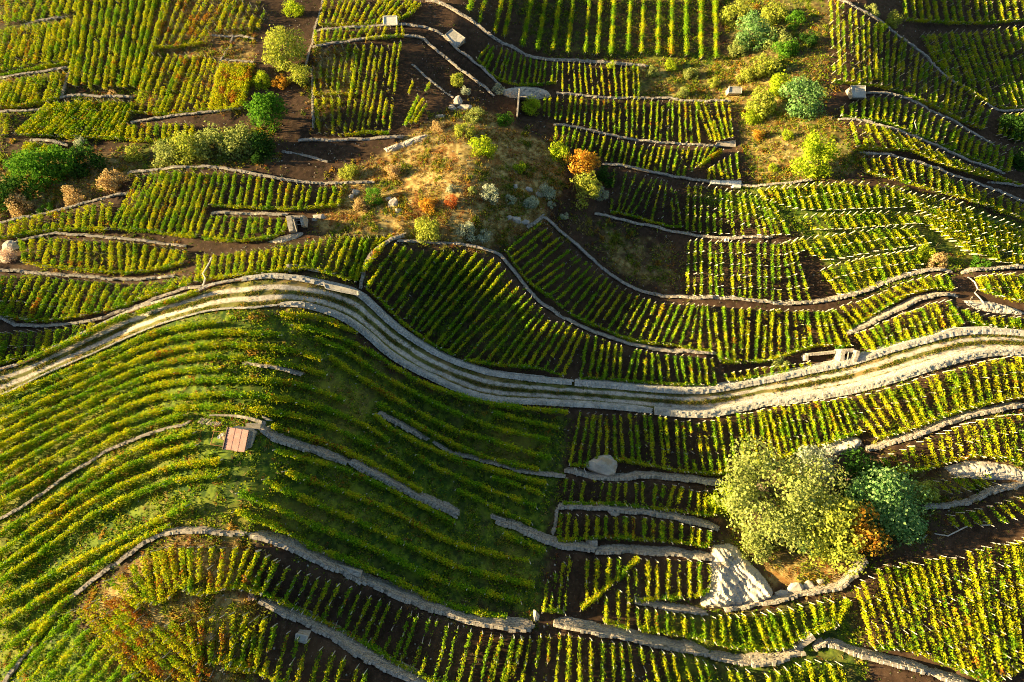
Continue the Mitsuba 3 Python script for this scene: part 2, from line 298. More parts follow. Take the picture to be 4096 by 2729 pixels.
wall_lines = []
for c, pts, h, th, mode, words in WALLS:
    L = onto(px(c, pts), 0.2)
    wall_lines.append([smooth_line(L[:, :2], 1), h, th, mode, words])
up_w = smooth_line(onto(EDGE_UP, 0.1)[:, :2], 2); lo_w = smooth_line(onto(EDGE_LO, 0.1)[:, :2], 2)
def cut(l, a, b):
    l = resample(l, .5); u = w2d(l[:, 0], l[:, 1], ground(l[:, 0], l[:, 1]))[0]; return l[(u > a) & (u < b)]
ROADWALLS = [[cut(up_w, -200, 560), 1.2, .28, 3, 'thin stone edge under the rail on the valley side of the track'],
    [cut(up_w, 560, 1320), 1.5, .62, 3, 'grey concrete wall on the valley edge round the dark track bend'],
    [cut(up_w, 1320, 2600), 1.6, .85, 3, 'wide pale concrete wall on the valley edge of the track at the right'],
    [cut(lo_w, -200, 640), .5, .12, 3, 'faint stone edge on the hill side of the track at the left'],
    [cut(lo_w, 640, 1500), 1.3, .62, 3, 'grey wall on the hill edge of the dark track bend'],
    [cut(lo_w, 1500, 2600), 1.5, .95, 3, 'broad white wall on the hill edge of the track at the right']]

# ---------------------------------------------------------------- terraces: the ground is banked up behind every wall and cut in front of it
STEP = np.zeros_like(ZZ)
for line, h, th, mode, words in wall_lines + ROADWALLS:
    p = resample(line, 0.5)
    i0, i1 = int((p[:, 0].min() - 7 - X0) / CELL), int((p[:, 0].max() + 7 - X0) / CELL) + 1
    j0, j1 = int((p[:, 1].min() - 7 - Y0) / CELL), int((p[:, 1].max() + 7 - Y0) / CELL) + 1
    i0, j0 = max(i0, 0), max(j0, 0); i1, j1 = min(i1, len(GX)), min(j1, len(GY))
    if i1 <= i0 or j1 <= j0: continue
    gx, gy = XX[j0:j1, i0:i1], YY[j0:j1, i0:i1]
    d, k = cKDTree(p).query(np.stack([gx.ravel(), gy.ravel()], 1))
    t = np.gradient(p, axis=0); t /= np.linalg.norm(t, axis=1, keepdims=True)
    nrm = np.stack([t[:, 1], -t[:, 0]], 1)
    mid = p[::5]; nm = nrm[::5]
    up = np.sign(np.mean(ground(*(mid + nm).T, BASE) - ground(*(mid - nm).T, BASE)))      # which side is uphill
    side = ((gx.ravel() - p[k, 0]) * nrm[k, 0] + (gy.ravel() - p[k, 1]) * nrm[k, 1]) * (up or 1)
    s = k * 0.5; tot = (len(p) - 1) * 0.5
    fade = np.clip(np.minimum(s, tot - s) / 1.5, 0, 1)
    Lq = 4.5
    hh = h * (0.35 if mode == 1 else 1.0)
    amp = 0.5 * hh * np.clip(1 - d / Lq, 0, 1) ** 1.3 * fade
    STEP[j0:j1, i0:i1] += (np.clip(side / 0.25, -1, 1) * amp).reshape(gx.shape)
ZZ = BASE + np.clip(STEP, -2.2, 2.2)
ZZ += 0.16 * (meshkit.fbm(np.stack([XX * 0.7, YY * 0.7, XX * 0], -1), 3, 3) - 0.5) + 0.5 * (meshkit.fbm(np.stack([XX * 0.11, YY * 0.11, XX * 0], -1), 3, 9) - 0.5)

# ---------------------------------------------------------------- what grows on the ground: greenness and dryness of each patch
import shapely
PATCH = [  # polygon on the 2353-pixel picture, greenness, dryness
 ([(-300,1000),(0,885),(240,800),(470,700),(640,690),(760,730),(900,860),(1060,915),(1310,955),(1290,1100),(1240,1430),(1000,1390),(830,1310),(640,1245),(400,1215),(250,1300),(40,1568),(-300,2000)], .74, .12),
 ([(-300,1000),(0,885),(240,800),(470,700),(600,720),(640,900),(560,1050),(400,1215),(250,1300),(40,1568),(-300,2000)], .12, .05),
 ([(520,650),(700,650),(790,720),(700,730),(560,700),(440,720)], .45, .55),
 ([(1560,450),(1750,425),(2100,440),(2450,540),(2450,610),(2150,620),(1960,690),(1880,600),(1800,520)], .62, .05),
 ([(860,650),(910,560),(1100,580),(1230,720),(1200,860),(1000,800)], .45, 0),
 ([(40,1568),(150,1420),(330,1568),(300,1700),(0,1700)], .85, .0),
 ([(1050,-150),(1650,-150),(1650,150),(1250,130)], .38, .05),
 ([(1450,130),(1700,140),(1690,235),(1450,225)], .6, .45),
 ([(1640,110),(1780,180),(1930,280),(1990,380),(1940,410),(1730,425),(1700,300)], .55, .55),
 ([(1640,-100),(1900,-100),(1910,250),(1780,200),(1680,160)], .5, .35),
 ([(1430,1385),(1700,1400),(1960,1370),(2000,1568),(2000,1650),(1500,1600),(1560,1480)], .62, .1),
 ([(-100,-100),(360,-100),(330,230),(300,330),(-100,330)], .35, .12),
 ([(360,-100),(610,-100),(590,120),(560,260),(330,250)], .15, .52),
 ([(490,150),(580,140),(570,260),(490,260)], .2, .35),
 ([(740,415),(830,380),(930,320),(1000,270),(1100,240),(1180,290),(1260,330),(1300,400),(1290,450),(1240,500),(1130,580),(930,545),(720,530),(740,470),(820,430)], .22, .85),
 ([(1240,480),(1330,570),(1240,520),(1150,570)], .0, .5),
 ([(1380,500),(1560,560),(1570,690),(1480,660),(1400,600)], .3, .35),
 ([(-100,350),(320,350),(320,400),(240,450),(-100,520)], .4, .6),
 ([(300,330),(620,290),(640,380),(310,400)], .5, .3),
 ([(180,1400),(300,1290),(380,1240),(560,1240),(600,1370),(560,1480),(640,1700),(350,1700)], .2, .8),
 ([(715,110),(830,110),(800,250),(715,250)], .0, .62),
 ([(720,250),(780,250),(770,310),(720,310)], .0, .45),
 ([(1750,1290),(1960,1290),(1930,1350),(1760,1350)], .1, 1.0),
 ([(1640,1060),(2150,1080),(2150,1260),(1960,1300),(1640,1280)], .35, .2),
 ([(1960,1040),(2353,1040),(2400,1150),(2000,1180)], .1, .35),
 ([(300,1600),(470,1640),(470,1700),(300,1700)], .3, .3),
 ([(1900,760),(2450,780),(2450,1010),(1950,1010)], .15, .18),
 ([(1290,470),(1400,510),(1500,650),(1380,620)], .12, .25),
 ([(590,560),(900,530),(850,650),(700,650)], .4, .15),
 ([(100,545),(450,560),(440,640),(100,620)], .25, .15),
]
GREEN = np.zeros_like(ZZ); DRY = np.zeros_like(ZZ)
for poly, g, dry in PATCH:
    w = onto(px('D', poly), 0)[:, :2]
    m = shapely.contains_xy(shapely.Polygon(w).buffer(0), XX, YY)
    GREEN[m] += g; DRY[m] += dry
GREEN = gaussian_filter(np.clip(GREEN, 0, 1), 3.0); DRY = gaussian_filter(np.clip(DRY, 0, 1), 3.0)

ny, nx = ZZ.shape
vid = np.arange(nx * ny).reshape(ny, nx)
quads = np.stack([vid[:-1, :-1], vid[:-1, 1:], vid[1:, 1:], vid[1:, :-1]], -1).reshape(-1, 4)
put('terraced_hillside', (np.stack([XX, YY, ZZ], -1).reshape(-1, 3), quads), 'ground_earth', True, uv=np.stack([GREEN.ravel(), DRY.ravel()], 1))
tag('terraced_hillside', 'steep terraced hillside of brown earth and autumn grass', kind='structure')
# the far slope beyond the surveyed land
far = 420.0
fx = np.concatenate([np.linspace(-far, X0, 12)[:-1], np.linspace(X0, X1 - CELL, 24), np.linspace(X1, far, 12)[1:]])
fy = np.concatenate([np.linspace(-far, Y0, 12)[:-1], np.linspace(Y0, Y1 - CELL, 24), np.linspace(Y1, far, 12)[1:]])
FX, FY = np.meshgrid(fx, fy)
cxx, cyy = np.clip(FX, X0 + 1, X1 - 1.2), np.clip(FY, Y0 + 1, Y1 - 1.2)
FZ = ground(cxx, cyy, BASE) - 0.35 * (FY - cyy) - 0.10 * np.abs(FX - cxx)
inside = (FX > X0 + 3) & (FX < X1 - 3) & (FY > Y0 + 3) & (FY < Y1 - 3)
FZ -= np.where(inside, 6.0, 1.2)
vid = np.arange(FX.size).reshape(FX.shape)
quads = np.stack([vid[:-1, :-1], vid[:-1, 1:], vid[1:, 1:], vid[1:, :-1]], -1).reshape(-1, 4)
put('far_hillside', (np.stack([FX, FY, FZ], -1).reshape(-1, 3), quads), 'ground_earth', True, uv=np.full((FX.size, 2), 0.4))
tag('far_hillside', 'grassy slope running on beyond the terraces', kind='structure')

# ---------------------------------------------------------------- the gravel track
def arc(p, n):
    s = np.concatenate([[0], np.cumsum(np.linalg.norm(np.diff(p, axis=0), axis=1))]); t = np.linspace(0, s[-1], n)
    return np.stack([np.interp(t, s, p[:, 0]), np.interp(t, s, p[:, 1])], 1)
NR, NA = 620, 26
centre = arc(0.5 * (arc(up_w, 200) + arc(lo_w, 200)), NR)
tg = np.gradient(gaussian_filter(centre, (6, 0)), axis=0); tg /= np.linalg.norm(tg, axis=1, keepdims=True)
nr = np.stack([-tg[:, 1], tg[:, 0]], 1)
def hit(line):                                           # how far the edge lies from the centre line, measured square to it
    ls = shapely.LineString(line); out = []
    for c, n in zip(centre, nr):
        out.append(min(ls.distance(shapely.Point(c)), 7.0))
    return gaussian_filter(np.array(out), 4)
wu, wl = hit(up_w), hit(lo_w)
ac = np.linspace(0, 1, NA)
RP = centre[:, None] + nr[:, None] * (wu[:, None, None] * (1 - ac)[None, :, None] - wl[:, None, None] * ac[None, :, None])
RZ = gaussian_filter(ground(RP[..., 0], RP[..., 1]), (2, 1.5)) + 0.07
for _ in range(3):
    RZ = np.maximum(RZ, ground(RP[..., 0], RP[..., 1]) + 0.03)
RV = np.concatenate([RP, RZ[..., None]], -1).reshape(-1, 3)
vid = np.arange(NR * NA).reshape(NR, NA)
quads = np.stack([vid[:-1, :-1], vid[:-1, 1:], vid[1:, 1:], vid[1:, :-1]], -1).reshape(-1, 4)[:, ::-1]
sl = np.concatenate([[0], np.cumsum(np.linalg.norm(np.diff(centre, axis=0), axis=1))])
put('gravel_track', (RV, quads), 'track_surface', True, uv=np.stack([np.tile(ac, NR), np.repeat(sl, NA)], 1))
tag('gravel_track', 'winding gravel track with two wheel ruts and grass between them', kind='structure')
track_tree = cKDTree(centre)

# ---------------------------------------------------------------- building the walls
CUBE8 = np.array([[x, y, z] for x in (-.5, .5) for y in (-.5, .5) for z in (-.5, .5)], float)
CUBEF = np.array([[0,1,3],[0,3,2],[4,6,7],[4,7,5],[0,4,5],[0,5,1],[2,3,7],[2,7,6],[0,2,6],[0,6,4],[1,5,7],[1,7,3]])
def blocks(c, ax, ay, az, size, jit=0.14):
    """many rough blocks as one mesh: centres, three axes and sizes (n x 3 each)"""
    n = len(c)
    v = CUBE8[None] * (1 + rng.uniform(-jit, jit, (n, 8, 3)))
    v = v * size[:, None, :]
    w = c[:, None] + v[..., :1] * ax[:, None] + v[..., 1:2] * ay[:, None] + v[..., 2:] * az[:, None]
    f = CUBEF[None] + (np.arange(n) * 8)[:, None, None]
    return w.reshape(-1, 3), f.reshape(-1, 3)

def in_view(p, m=12):
    u, v = w2d(p[:, 0], p[:, 1], p[:, 2])
    return (u > -m) & (u < 2353 + m) & (v > -m) & (v < 1568 + m)

STONE = 0
CAP = {'n': 0}
def build_wall(line, h, th, mode, words):
    p = resample(line, 0.5)
    if mode != 3: th = th * (.6 if np.mean(p[:, 1]) > 0 else .62)
    t = np.gradient(gaussian_filter(p, (1, 0)), axis=0); t /= np.linalg.norm(t, axis=1, keepdims=True)
    n = np.stack([t[:, 1], -t[:, 0]], 1)
    d = np.mean(ground(*(p + n).T, BASE) - ground(*(p - n).T, BASE))
    if d > 0: n = -n                                     # n points downhill
    side = mode == 1
    zt = np.maximum(ground(*(p - n * (th * .5 + .35)).T), ground(*(p + n * (th * .5 + .35)).T)) + (0.30 if side else 0.14)
    zb = np.minimum(ground(*(p + n * (th * .5 + .6)).T), ground(*p.T)) - 0.4
    rag = meshkit.fbm(np.c_[p * .35, p[:, 0] * 0 + h], 3, 71)
    if mode != 3: zt = gaussian_filter(zt, 1.5) + 0.04 * rng.standard_normal(len(p)) - np.clip(.46 - rag, 0, 1) * 2.2 + (rag - .5) * .3
    else: zt = gaussian_filter(zt, 3) + .02
    zb = np.minimum(zb, zt - .3)
    wob = (meshkit.fbm(np.c_[p * .5, p[:, 0] * 0 + 5], 3, 72) - .5) * (.5 if mode != 3 else .05)
    p = p + n * wob[:, None]
    bat = 0.16 * (zt - zb)
    a, b = p - n * th * .5, p + n * th * .5
    zc = zt - (.14 if mode != 3 else .03)
    cs = [np.c_[a, zb], np.c_[a, zc], np.c_[b, zc], np.c_[b + n * bat[:, None], zb]]
    V = np.stack(cs, 1); m = len(p)
    vid = np.arange(m * 4).reshape(m, 4); q = []
    for k in range(3):
        q.append(np.stack([vid[:-1, k], vid[:-1, k + 1], vid[1:, k + 1], vid[1:, k]], -1))
    q = np.vstack(q + [vid[:1, [0, 1, 2, 3]], vid[-1:, [3, 2, 1, 0]]])
    key = numbered('terrace_wall')
    mat = 'concrete' if mode == 3 else 'dry_stone'
    put(key, (V.reshape(-1, 3), q), mat)
    tag(key, words, 'stone wall', 'dry stone walls of the terraces')
    if mode == 3 and False: return key
    # face stones in courses
    C, AX, AY, S = [], [], [], []
    L = (m - 1) * 0.5
    hh = np.mean(zt - zb) - 0.35
    for c in range(max(1, int(hh / 0.27))):
        s = rng.uniform(0, .3)
        while s < L:
            w = rng.uniform(.28, .62)
            i = min(int((s + w / 2) / 0.5), m - 1)
            zz = zt[i] - 0.16 - 0.27 * c
            if zz < zb[i] + 0.25: s += w; continue
            off = th * .5 + (zt[i] - zz) * 0.16 + rng.uniform(-.03, .05)
            f = (s + w / 2) / 0.5 - i
            pc = p[i] + t[i] * f * .5 + n[i] * off
            C.append([pc[0], pc[1], zz]); AX.append([*t[i], 0]); AY.append([*n[i], 0]); S.append([w * .95, .22, rng.uniform(.2, .27)])
            s += w
    if C:
        C, AX, AY, S = map(np.array, (C, AX, AY, S))
        part(key, 'face_stones', blocks(C, AX, AY, np.tile([0, 0, 1.0], (len(C), 1)), S), mat, kind='stuff')
    # capping stones, each its own piece while in view
    C, AX, AY, S = [], [], [], []
    s = 0.0
    rows = max(1, int(round(th / 0.34)))
    while s < L:
        w = rng.uniform(.24, .72)
        i = min(int((s + w / 2) / 0.5), m - 1)
        for r in range(rows):
            o = (r + .5) / rows * th - th * .5
            pc = p[i] + t[i] * ((s + w / 2) - i * .5) + n[i] * (o + rng.uniform(-.05, .05))
            if rng.random() < 0.8:
                C.append([pc[0], pc[1], zt[i] + rng.uniform(-.10, .05)]); g = rng.normal(0, .10)
                AX.append([t[i, 0] * math.cos(g) - t[i, 1] * math.sin(g), t[i, 0] * math.sin(g) + t[i, 1] * math.cos(g), 0]); AY.append([-AX[-1][1], AX[-1][0], 0])
                S.append([w * rng.uniform(.8, .98), th / rows * rng.uniform(.75, 1.0), rng.uniform(.10, .2)])
        s += w
    C, AX, AY, S = map(np.array, (C, AX, AY, S))
    big = in_view(C, 0) & (S[:, 0] * S[:, 1] > 0.09) & (rng.random(len(C)) < 0.8)
    idx = np.where(big)[0]
    if len(idx) > 40: idx = np.sort(rng.choice(idx, 40, replace=False))
    capm = 'pale_stone' if mode != 3 else 'concrete'
    for k in idx:
        part(key, 'cap_stone', blocks(C[k:k+1], AX[k:k+1], AY[k:k+1], np.array([[0, 0, 1.0]]), S[k:k+1]), capm)
    rest = np.setdiff1d(np.arange(len(C)), idx)
    if len(rest):
        part(key, 'small_cap_stones', blocks(C[rest], AX[rest], AY[rest], np.tile([0, 0, 1.0], (len(rest), 1)), S[rest]), capm, kind='stuff')
    return key
for w in wall_lines + ROADWALLS:
    build_wall(*w)
# ---------------------------------------------------------------- vineyards: sheet, upper ends, lower ends, rows, leaf colour (yellow, orange), fullness, width, cross strip, words
# upper and lower ends are matched point by point
PLOTS = [
 ('R1', [(60,-40),(330,-40),(620,-40)], [(50,175),(250,165),(590,95)], 10, .5,.05, .9,.55, 0, 'in the staked plot touching the upper left corner'),
 ('R1', [(-40,225),(200,205),(400,170),(600,135)], [(-110,575),(80,550),(330,505),(520,480)], 14, .6,.12, .9,.5, 0, 'in the slanting bright field at the upper left edge'),
 ('R1', [(640,-40),(860,-40),(1080,-40),(1310,-40)], [(545,690),(740,695),(960,700),(1100,705)], 12, .5,.08, 1.1,.6, 0, 'in the tallest yellow green field at the upper left'),
 ('R1', [(0,645),(240,600),(510,560)], [(-80,840),(150,840),(440,775)], 12, .6,.1, .9,.5, 1, 'in the short plot below the slanting field at the left edge'),
 ('R1', [(1340,-30),(1600,-30),(1860,-30)], [(1215,370),(1390,370),(1600,330)], 8, .8,.35, .5,.4, 1, 'in the rusty brown plot at the top'),
 ('R1', [(1800,-20),(2080,80)], [(1700,250),(2020,220)], 6, .75,.1, .5,.4, 0, 'in the thin weedy plot above the round green bushes'),
 ('R1', [(1210,430),(1480,430),(1740,470)], [(1055,880),(1300,900),(1640,860)], 12, .75,.22, .75,.45, 1, 'in the rusty brown plot beside the fuzzy yellow one'),
 ('R1', [(1750,490),(1980,500)], [(1655,880),(1890,850)], 8, .95,.35, .8,.8, 0, 'in the fuzzy yellow plot left of the green bush'),
 ('R1', [(400,800),(700,790),(1050,800)], [(130,1050),(420,1065),(920,1085)], 20, .45,.05, 1,.5, 1, 'in the slanting green plot left of the long hedge'),
 ('R1', [(-30,890),(60,890)], [(-60,1060),(40,1055)], 3, .7,.2, .9,.6, 0, 'in the tiny yellow plot at the far left edge'),
 ('R1', [(960,985),(1250,965),(1510,975)], [(940,1090),(1230,1110),(1500,1075)], 11, .55,.12, .8,.5, 1, 'in the little plot just above the long hedge'),
 ('R1', [(220,1115),(450,1145)], [(185,1200),(345,1200)], 7, .5,.0, 1,.45, 0, 'in the tiny fan plot above the dark thicket'),
 ('R2', [(600,0),(900,-20),(1250,-10),(1340,30)], [(545,190),(800,200),(1090,190),(1260,110)], 16, .65,.1, .7,.45, 1, 'in the top plot beside the white flat roof'),
 ('R2', [(515,235),(960,212),(1190,205)], [(510,340),(900,305),(1200,280)], 15, .6,.08, .7,.4, 1, 'in the narrow strip under the white flat roof'),
 ('R2', [(510,380),(830,345)], [(505,740),(770,735)], 7, .75,.3, .35,.4, 1, 'in the rust red plot'),
 ('R2', [(850,360),(1010,350),(1180,325)], [(740,1060),(880,1040),(1090,1040)], 8, .6,.1, .6,.42, 1, 'in the bare brown plot beside the rust red one'),
 ('R2', [(510,770),(700,760)], [(545,1050),(700,1070)], 4, .75,.2, .6,.45, 0, 'in the shaded patch under the rust red plot'),
 ('R2', [(1275,640),(1415,655)], [(1240,735),(1370,720)], 2, .6,.0, .9,.45, 0, 'standing alone on the bare brown plot'),
 ('R2', [(1325,745),(1390,810)], [(1210,990),(1290,960)], 3, .6,.05, .9,.45, 0, 'in the small cluster above the dry grassy knoll'),
 ('R3', [(-90,355),(20,375),(110,410),(230,460),(450,500)], [(-175,470),(-60,600),(60,650),(200,670),(440,650)], 15, .12,0, .8,.4, 1, 'in the dark corner plot above the grey rock spur'),
 ('R3', [(490,495),(720,510),(1080,520)], [(490,725),(750,750),(1090,780)], 14, .55,.08, .65,.36, 0, 'in the dark plot left of the rough green patch'),
 ('R3', [(355,760),(600,755),(900,790),(1280,790),(1530,790)], [(345,910),(570,970),(900,1060),(1260,1115),(1560,1130)], 27, .35,.05, .65,.36, 0, 'in the dark terrace below the rough green patch'),
 ('R3', [(1540,800),(1790,800)], [(1660,1110),(1820,1090)], 6, .55,.02, .8,.42, 0, 'at the sunny right end above the stone ramp'),
 ('R3', [(440,985),(640,1025),(920,1105),(1150,1145),(1480,1155),(1680,1165)], [(430,1110),(600,1180),(880,1280),(1100,1330),(1440,1390),(1620,1250)], 27, .2,.0, .75,.4, 0, 'in the dark terrace left of the white corrugated roof'),
 ('R3', [(1640,1330),(1720,1270),(1850,1200)], [(1630,1410),(1760,1405),(1870,1405)], 6, .35,0, .8,.42, 0, 'just above the white corrugated roof'),
 ('R7', [(900,-50),(1170,20),(1320,60),(1370,130)], [(870,290),(1000,310),(1300,400),(1420,410)], 10, .08,0, .4,.34, 1, 'in the thin bare plot right of the autumn tree'),
 ('R7', [(1475,80),(1720,100),(1900,140),(2120,200)], [(1465,450),(1720,470),(1960,485),(2260,470)], 15, .12,0, .55,.36, 2, 'in the upper dark field dotted with white stakes'),
 ('R7', [(1475,510),(1780,520),(2156,520),(2290,515)], [(1465,950),(1800,965),(2156,1000),(2430,1000)], 17, .15,0, .6,.36, 2, 'in the lower dark field dotted with white stakes'),
 ('R8', [(80,110),(380,85),(740,60),(1040,85),(1170,115)], [(130,200),(440,280),(820,270),(1060,260),(1200,255)], 19, .5,.02, .8,.45, 2, 'in the bright staked field under the lone round tree'),
 ('R8', [(440,320),(700,310),(1000,290),(1290,320)], [(520,425),(760,425),(1080,395),(1340,380)], 14, .5,.02, .65,.42, 2, 'in the second strip of the bright staked field'),
 ('R8', [(1180,130),(1560,195),(1900,340),(2200,450),(2330,500)], [(1420,400),(1700,600),(1950,690),(2220,720),(2350,740)], 24, .55,.04, .6,.55, 2, 'in the widest clumpy green field at the right edge'),
 ('R8', [(360,505),(480,490),(780,450),(1000,420),(1260,410)], [(420,600),(600,670),(900,620),(1120,580),(1400,540)], 15, .5,.02, .65,.45, 2, 'in the third strip of the bright staked field'),
 ('R8', [(570,740),(800,665),(1000,625),(1280,590)], [(720,940),(900,900),(1080,850),(1340,710)], 13, .5,.02, .8,.48, 2, 'in the lowest strip of the bright staked field'),
 ('R8', [(650,1045),(850,990),(1000,940),(1200,850),(1400,795),(1540,780)], [(790,1210),(940,1110),(1090,1015),(1290,910),(1460,880),(1590,890)], 15, .5,.02, 1,.5, 1, 'in the sunlit strip between two sloping walls'),
 ('R7', [(320,375),(415,455),(500,530),(590,620),(690,690),(770,760),(860,830),(985,900),(1140,970),(1250,1000),(1490,1015),(1620,1020)], [(50,600),(110,690),(190,800),(250,860),(400,960),(510,1060),(640,1140),(780,1190),(960,1280),(1130,1310),(1340,1330),(1650,1385)], 29, .15,.03, .8,.4, 1, 'in the middle dark terrace with the pointed corner'),
 ('R7', [(1670,1030),(2000,1050),(2156,1055),(2400,1065),(2530,1070),(2620,1060)], [(1730,1455),(1960,1470),(2150,1440),(2432,1340),(2600,1325),(2740,1330)], 17, .45,.08, .9,.45, 1, 'in the half shaded terrace above the stone shelter'),
 ('R6', [(1150,540),(1225,570),(1390,590),(1500,580),(1690,585),(1890,650),(1960,685),(2115,870)], [(915,885),(985,950),(1060,1010),(1120,1080),(1250,1200),(1340,1260),(1450,1340),(1600,1410)], 15, .3,.03, 1,.42, 1, 'in the dark grassy fan beside the track bend'),
 ('R6', [(2170,920),(2290,1050),(2360,1150),(2505,1165),(2610,1230)], [(1680,1450),(1960,1490),(2120,1496),(2290,1516),(2450,1570)], 11, .15,.02, .95,.42, 1, 'in the middle of the dark fan above the track'),
 ('R6', [(2655,1240),(2780,1300),(2900,1340),(3020,1365),(3200,1400),(3620,1440)], [(2590,1596),(2740,1590),(2885,1606),(2950,1612),(3230,1640),(3650,1646)], 18, .12,.03, .95,.4, 1, 'at the straight right end of the dark fan above the track'),
 ('S3', [(1760,385),(1950,350),(2150,330),(2420,295)], [(1785,435),(1970,410),(2150,390),(2440,350)], 12, .45,.05, .6,.45, 1, 'in the sliver of vines hugging the track wall'),
 ('R8', [(840,1240),(960,1200),(1150,1110),(1300,1060),(1430,1000),(1560,980)], [(940,1400),(1060,1370),(1200,1300),(1380,1270),(1520,1250),(1660,1160)], 14, .5,.02, 1,.5, 1, 'in the sunlit terrace above the white track wall'),
 ('R8', [(1690,1060),(1900,1110),(2190,1120)], [(1740,1150),(1920,1185),(2190,1195)], 8, .4,0, .9,.6, 1, 'in the short strip above the concrete tank'),
 ('R8', [(1800,800),(1900,780),(2200,770)], [(1830,900),(2000,960),(2290,1005)], 8, .4,0, .9,.5, 1, 'in the small terrace at the right edge beyond the gully'),
 ('R4', [(640,-10),(740,20),(830,85),(1000,175),(1150,270),(1300,385),(1400,490),(1600,630),(1800,790),(1880,860)], [(665,640),(760,650),(860,660),(1000,670),(1110,700),(1260,745),(1380,810),(1560,890),(1720,975),(1830,1010)], 28, .4,.06, .65,.36, 1, 'in the dark staked field behind the square grey roof'),
 ('R4', [(1990,900),(2190,880)], [(1960,1060),(2150,1120)], 5, .15,0, .7,.4, 0, 'in the dark corner terrace at the upper right edge'),
 ('R4', [(1210,-30),(1700,-30),(2200,-30)], [(1235,155),(1740,190),(2230,150)], 17, .5,.0, .9,.42, 1, 'in the staked field touching the upper right corner'),
 ('R4', [(1360,275),(1450,265),(1600,245),(1740,240),(1900,230),(2080,215),(2300,195)], [(1470,490),(1590,620),(1790,760),(1960,845),(2090,850),(2230,830),(2420,800)], 19, .4,.0, .8,.4, 1, 'in the big dark staked field at the upper right edge'),
 ('R4', [(735,830),(860,800),(980,755),(1130,765),(1300,835),(1480,925),(1650,1015),(1820,1115),(2060,1160)], [(725,905),(850,935),(970,945),(1110,965),(1260,1045),(1430,1105),(1600,1185),(1780,1255),(2030,1345)], 26, .25,0, .8,.45, 1, 'in the dark terrace under the square grey roof'),
 ('R4', [(800,955),(920,965),(1040,995),(1180,1045),(1320,1095),(1500,1205),(1700,1295),(2000,1400)], [(860,1150),(1000,1170),(1170,1170),(1290,1180),(1440,1255),(1600,1315),(1780,1360),(2120,1450)], 21, .6,.08, .8,.45, 1, 'in the terrace that starts with yellow vines at the gully'),
 ('R4', [(890,1240),(1080,1230),(1280,1265),(1450,1325),(1650,1425),(1900,1510),(2150,1600)], [(930,1350),(1130,1400),(1310,1450),(1460,1490),(1680,1545),(1900,1620),(2150,1720)], 21, .5,.06, .8,.45, 1, 'in the terrace right of the lone round tree'),
 ('R5', [(1090,0),(1300,-30),(1460,-40),(1690,-25)], [(880,420),(1120,430),(1300,460),(1540,480)], 13, .35,.08, .95,.5, 1, 'at the left of the large dark green block'),
 ('R5', [(1740,-25),(1920,0),(2100,30),(2380,80),(2680,100)], [(1670,240),(1870,250),(2065,260),(2330,270),(2655,235)], 17, .4,.03, .9,.45, 1, 'at the right of the large dark green block'),
 ('R5', [(1665,315),(1900,325),(2156,335),(2250,340)], [(1600,490),(1860,520),(2140,485),(2220,445)], 11, .35,.04, .9,.5, 1, 'in the small terrace beside the ruined stone hut'),
 ('R5', [(-40,400),(330,300),(560,260),(870,210)], [(-60,510),(300,440),(540,425),(840,425)], 16, .5,.12, .9,.55, 1, 'in the sloping strip of separate rows at the left edge'),
 ('R5', [(170,505),(380,485),(600,515),(960,525),(1300,575),(1460,595)], [(195,680),(320,710),(590,740),(960,770),(1230,740),(1420,690)], 21, .55,.12, .85,.5, 1, 'in the clumped terrace under the sunny path'),
 ('R5', [(1560,620),(1750,620),(2000,590),(2150,570),(2330,540),(2520,500),(2700,480),(2890,490),(3070,470)], [(1550,830),(1720,800),(1980,770),(2110,760),(2290,740),(2450,730),(2580,760),(2780,840),(2920,660)], 26, .55,.08, 1,.48, 1, 'in the sunlit terrace between the path and the track'),
 ('R5', [(-90,800),(20,790),(200,780),(480,810),(720,830),(1000,850),(1300,830),(1490,790)], [(-170,1040),(-60,1060),(60,1110),(300,1150),(600,1110),(890,1050),(1160,950),(1480,850)], 27, .35,.06, .95,.5, 1, 'in the half shaded terrace at the left, above the lowest one'),
 ('R5', [(-60,1250),(80,1230),(280,1220),(440,1210),(600,1180),(720,1160)], [(-140,1500),(0,1480),(260,1400),(400,1350),(560,1300),(690,1245)], 13, .4,.05, .85,.5, 1, 'in the lowest dark terrace at the left above the track'),
 ('S3', [(630,680),(740,700),(880,700),(1180,700),(1400,740),(1580,760),(1700,720),(1850,690),(2030,670)], [(550,1095),(680,1105),(890,1035),(1220,1110),(1430,1140),(1640,1160),(1770,1160),(1900,1115),(2090,1080)], 25, .35,.06, .8,.42, 1, 'in the field between the track and the pale boulder'),
 ('S4', [(60,380),(200,350),(340,338),(430,325)], [(110,600),(250,560),(390,512),(500,475)], 14, .55,.04, .9,.46, 1, 'in the field ending above the big trees'),
 ('S4', [(450,325),(600,288),(740,248),(960,188),(1110,148),(1280,135)], [(575,505),(700,472),(820,425),(1000,362),(1140,335),(1330,298)], 21, .6,.06, .75,.46, 1, 'in the bright field under the white edge of the track'),
 ('S4', [(600,595),(740,535),(860,485),(960,445),(1100,405),(1280,395)], [(650,660),(780,650),(880,615),(1000,585),(1150,590),(1330,640)], 18, .65,.08, .65,.46, 1, 'in the bright terrace below the sunlit wall at the right'),
 ('S4', [(840,700),(1060,665)], [(900,752),(1110,712)], 7, .6,.02, .7,.45, 0, 'in the scrap of vines on the bare bank'),
 ('S8', [(900,150),(1050,120),(1200,70),(1300,40)], [(925,195),(1100,188),(1290,132),(1400,100)], 10, .3,0, .8,.5, 0, 'in the dark terrace behind the blue green tree'),
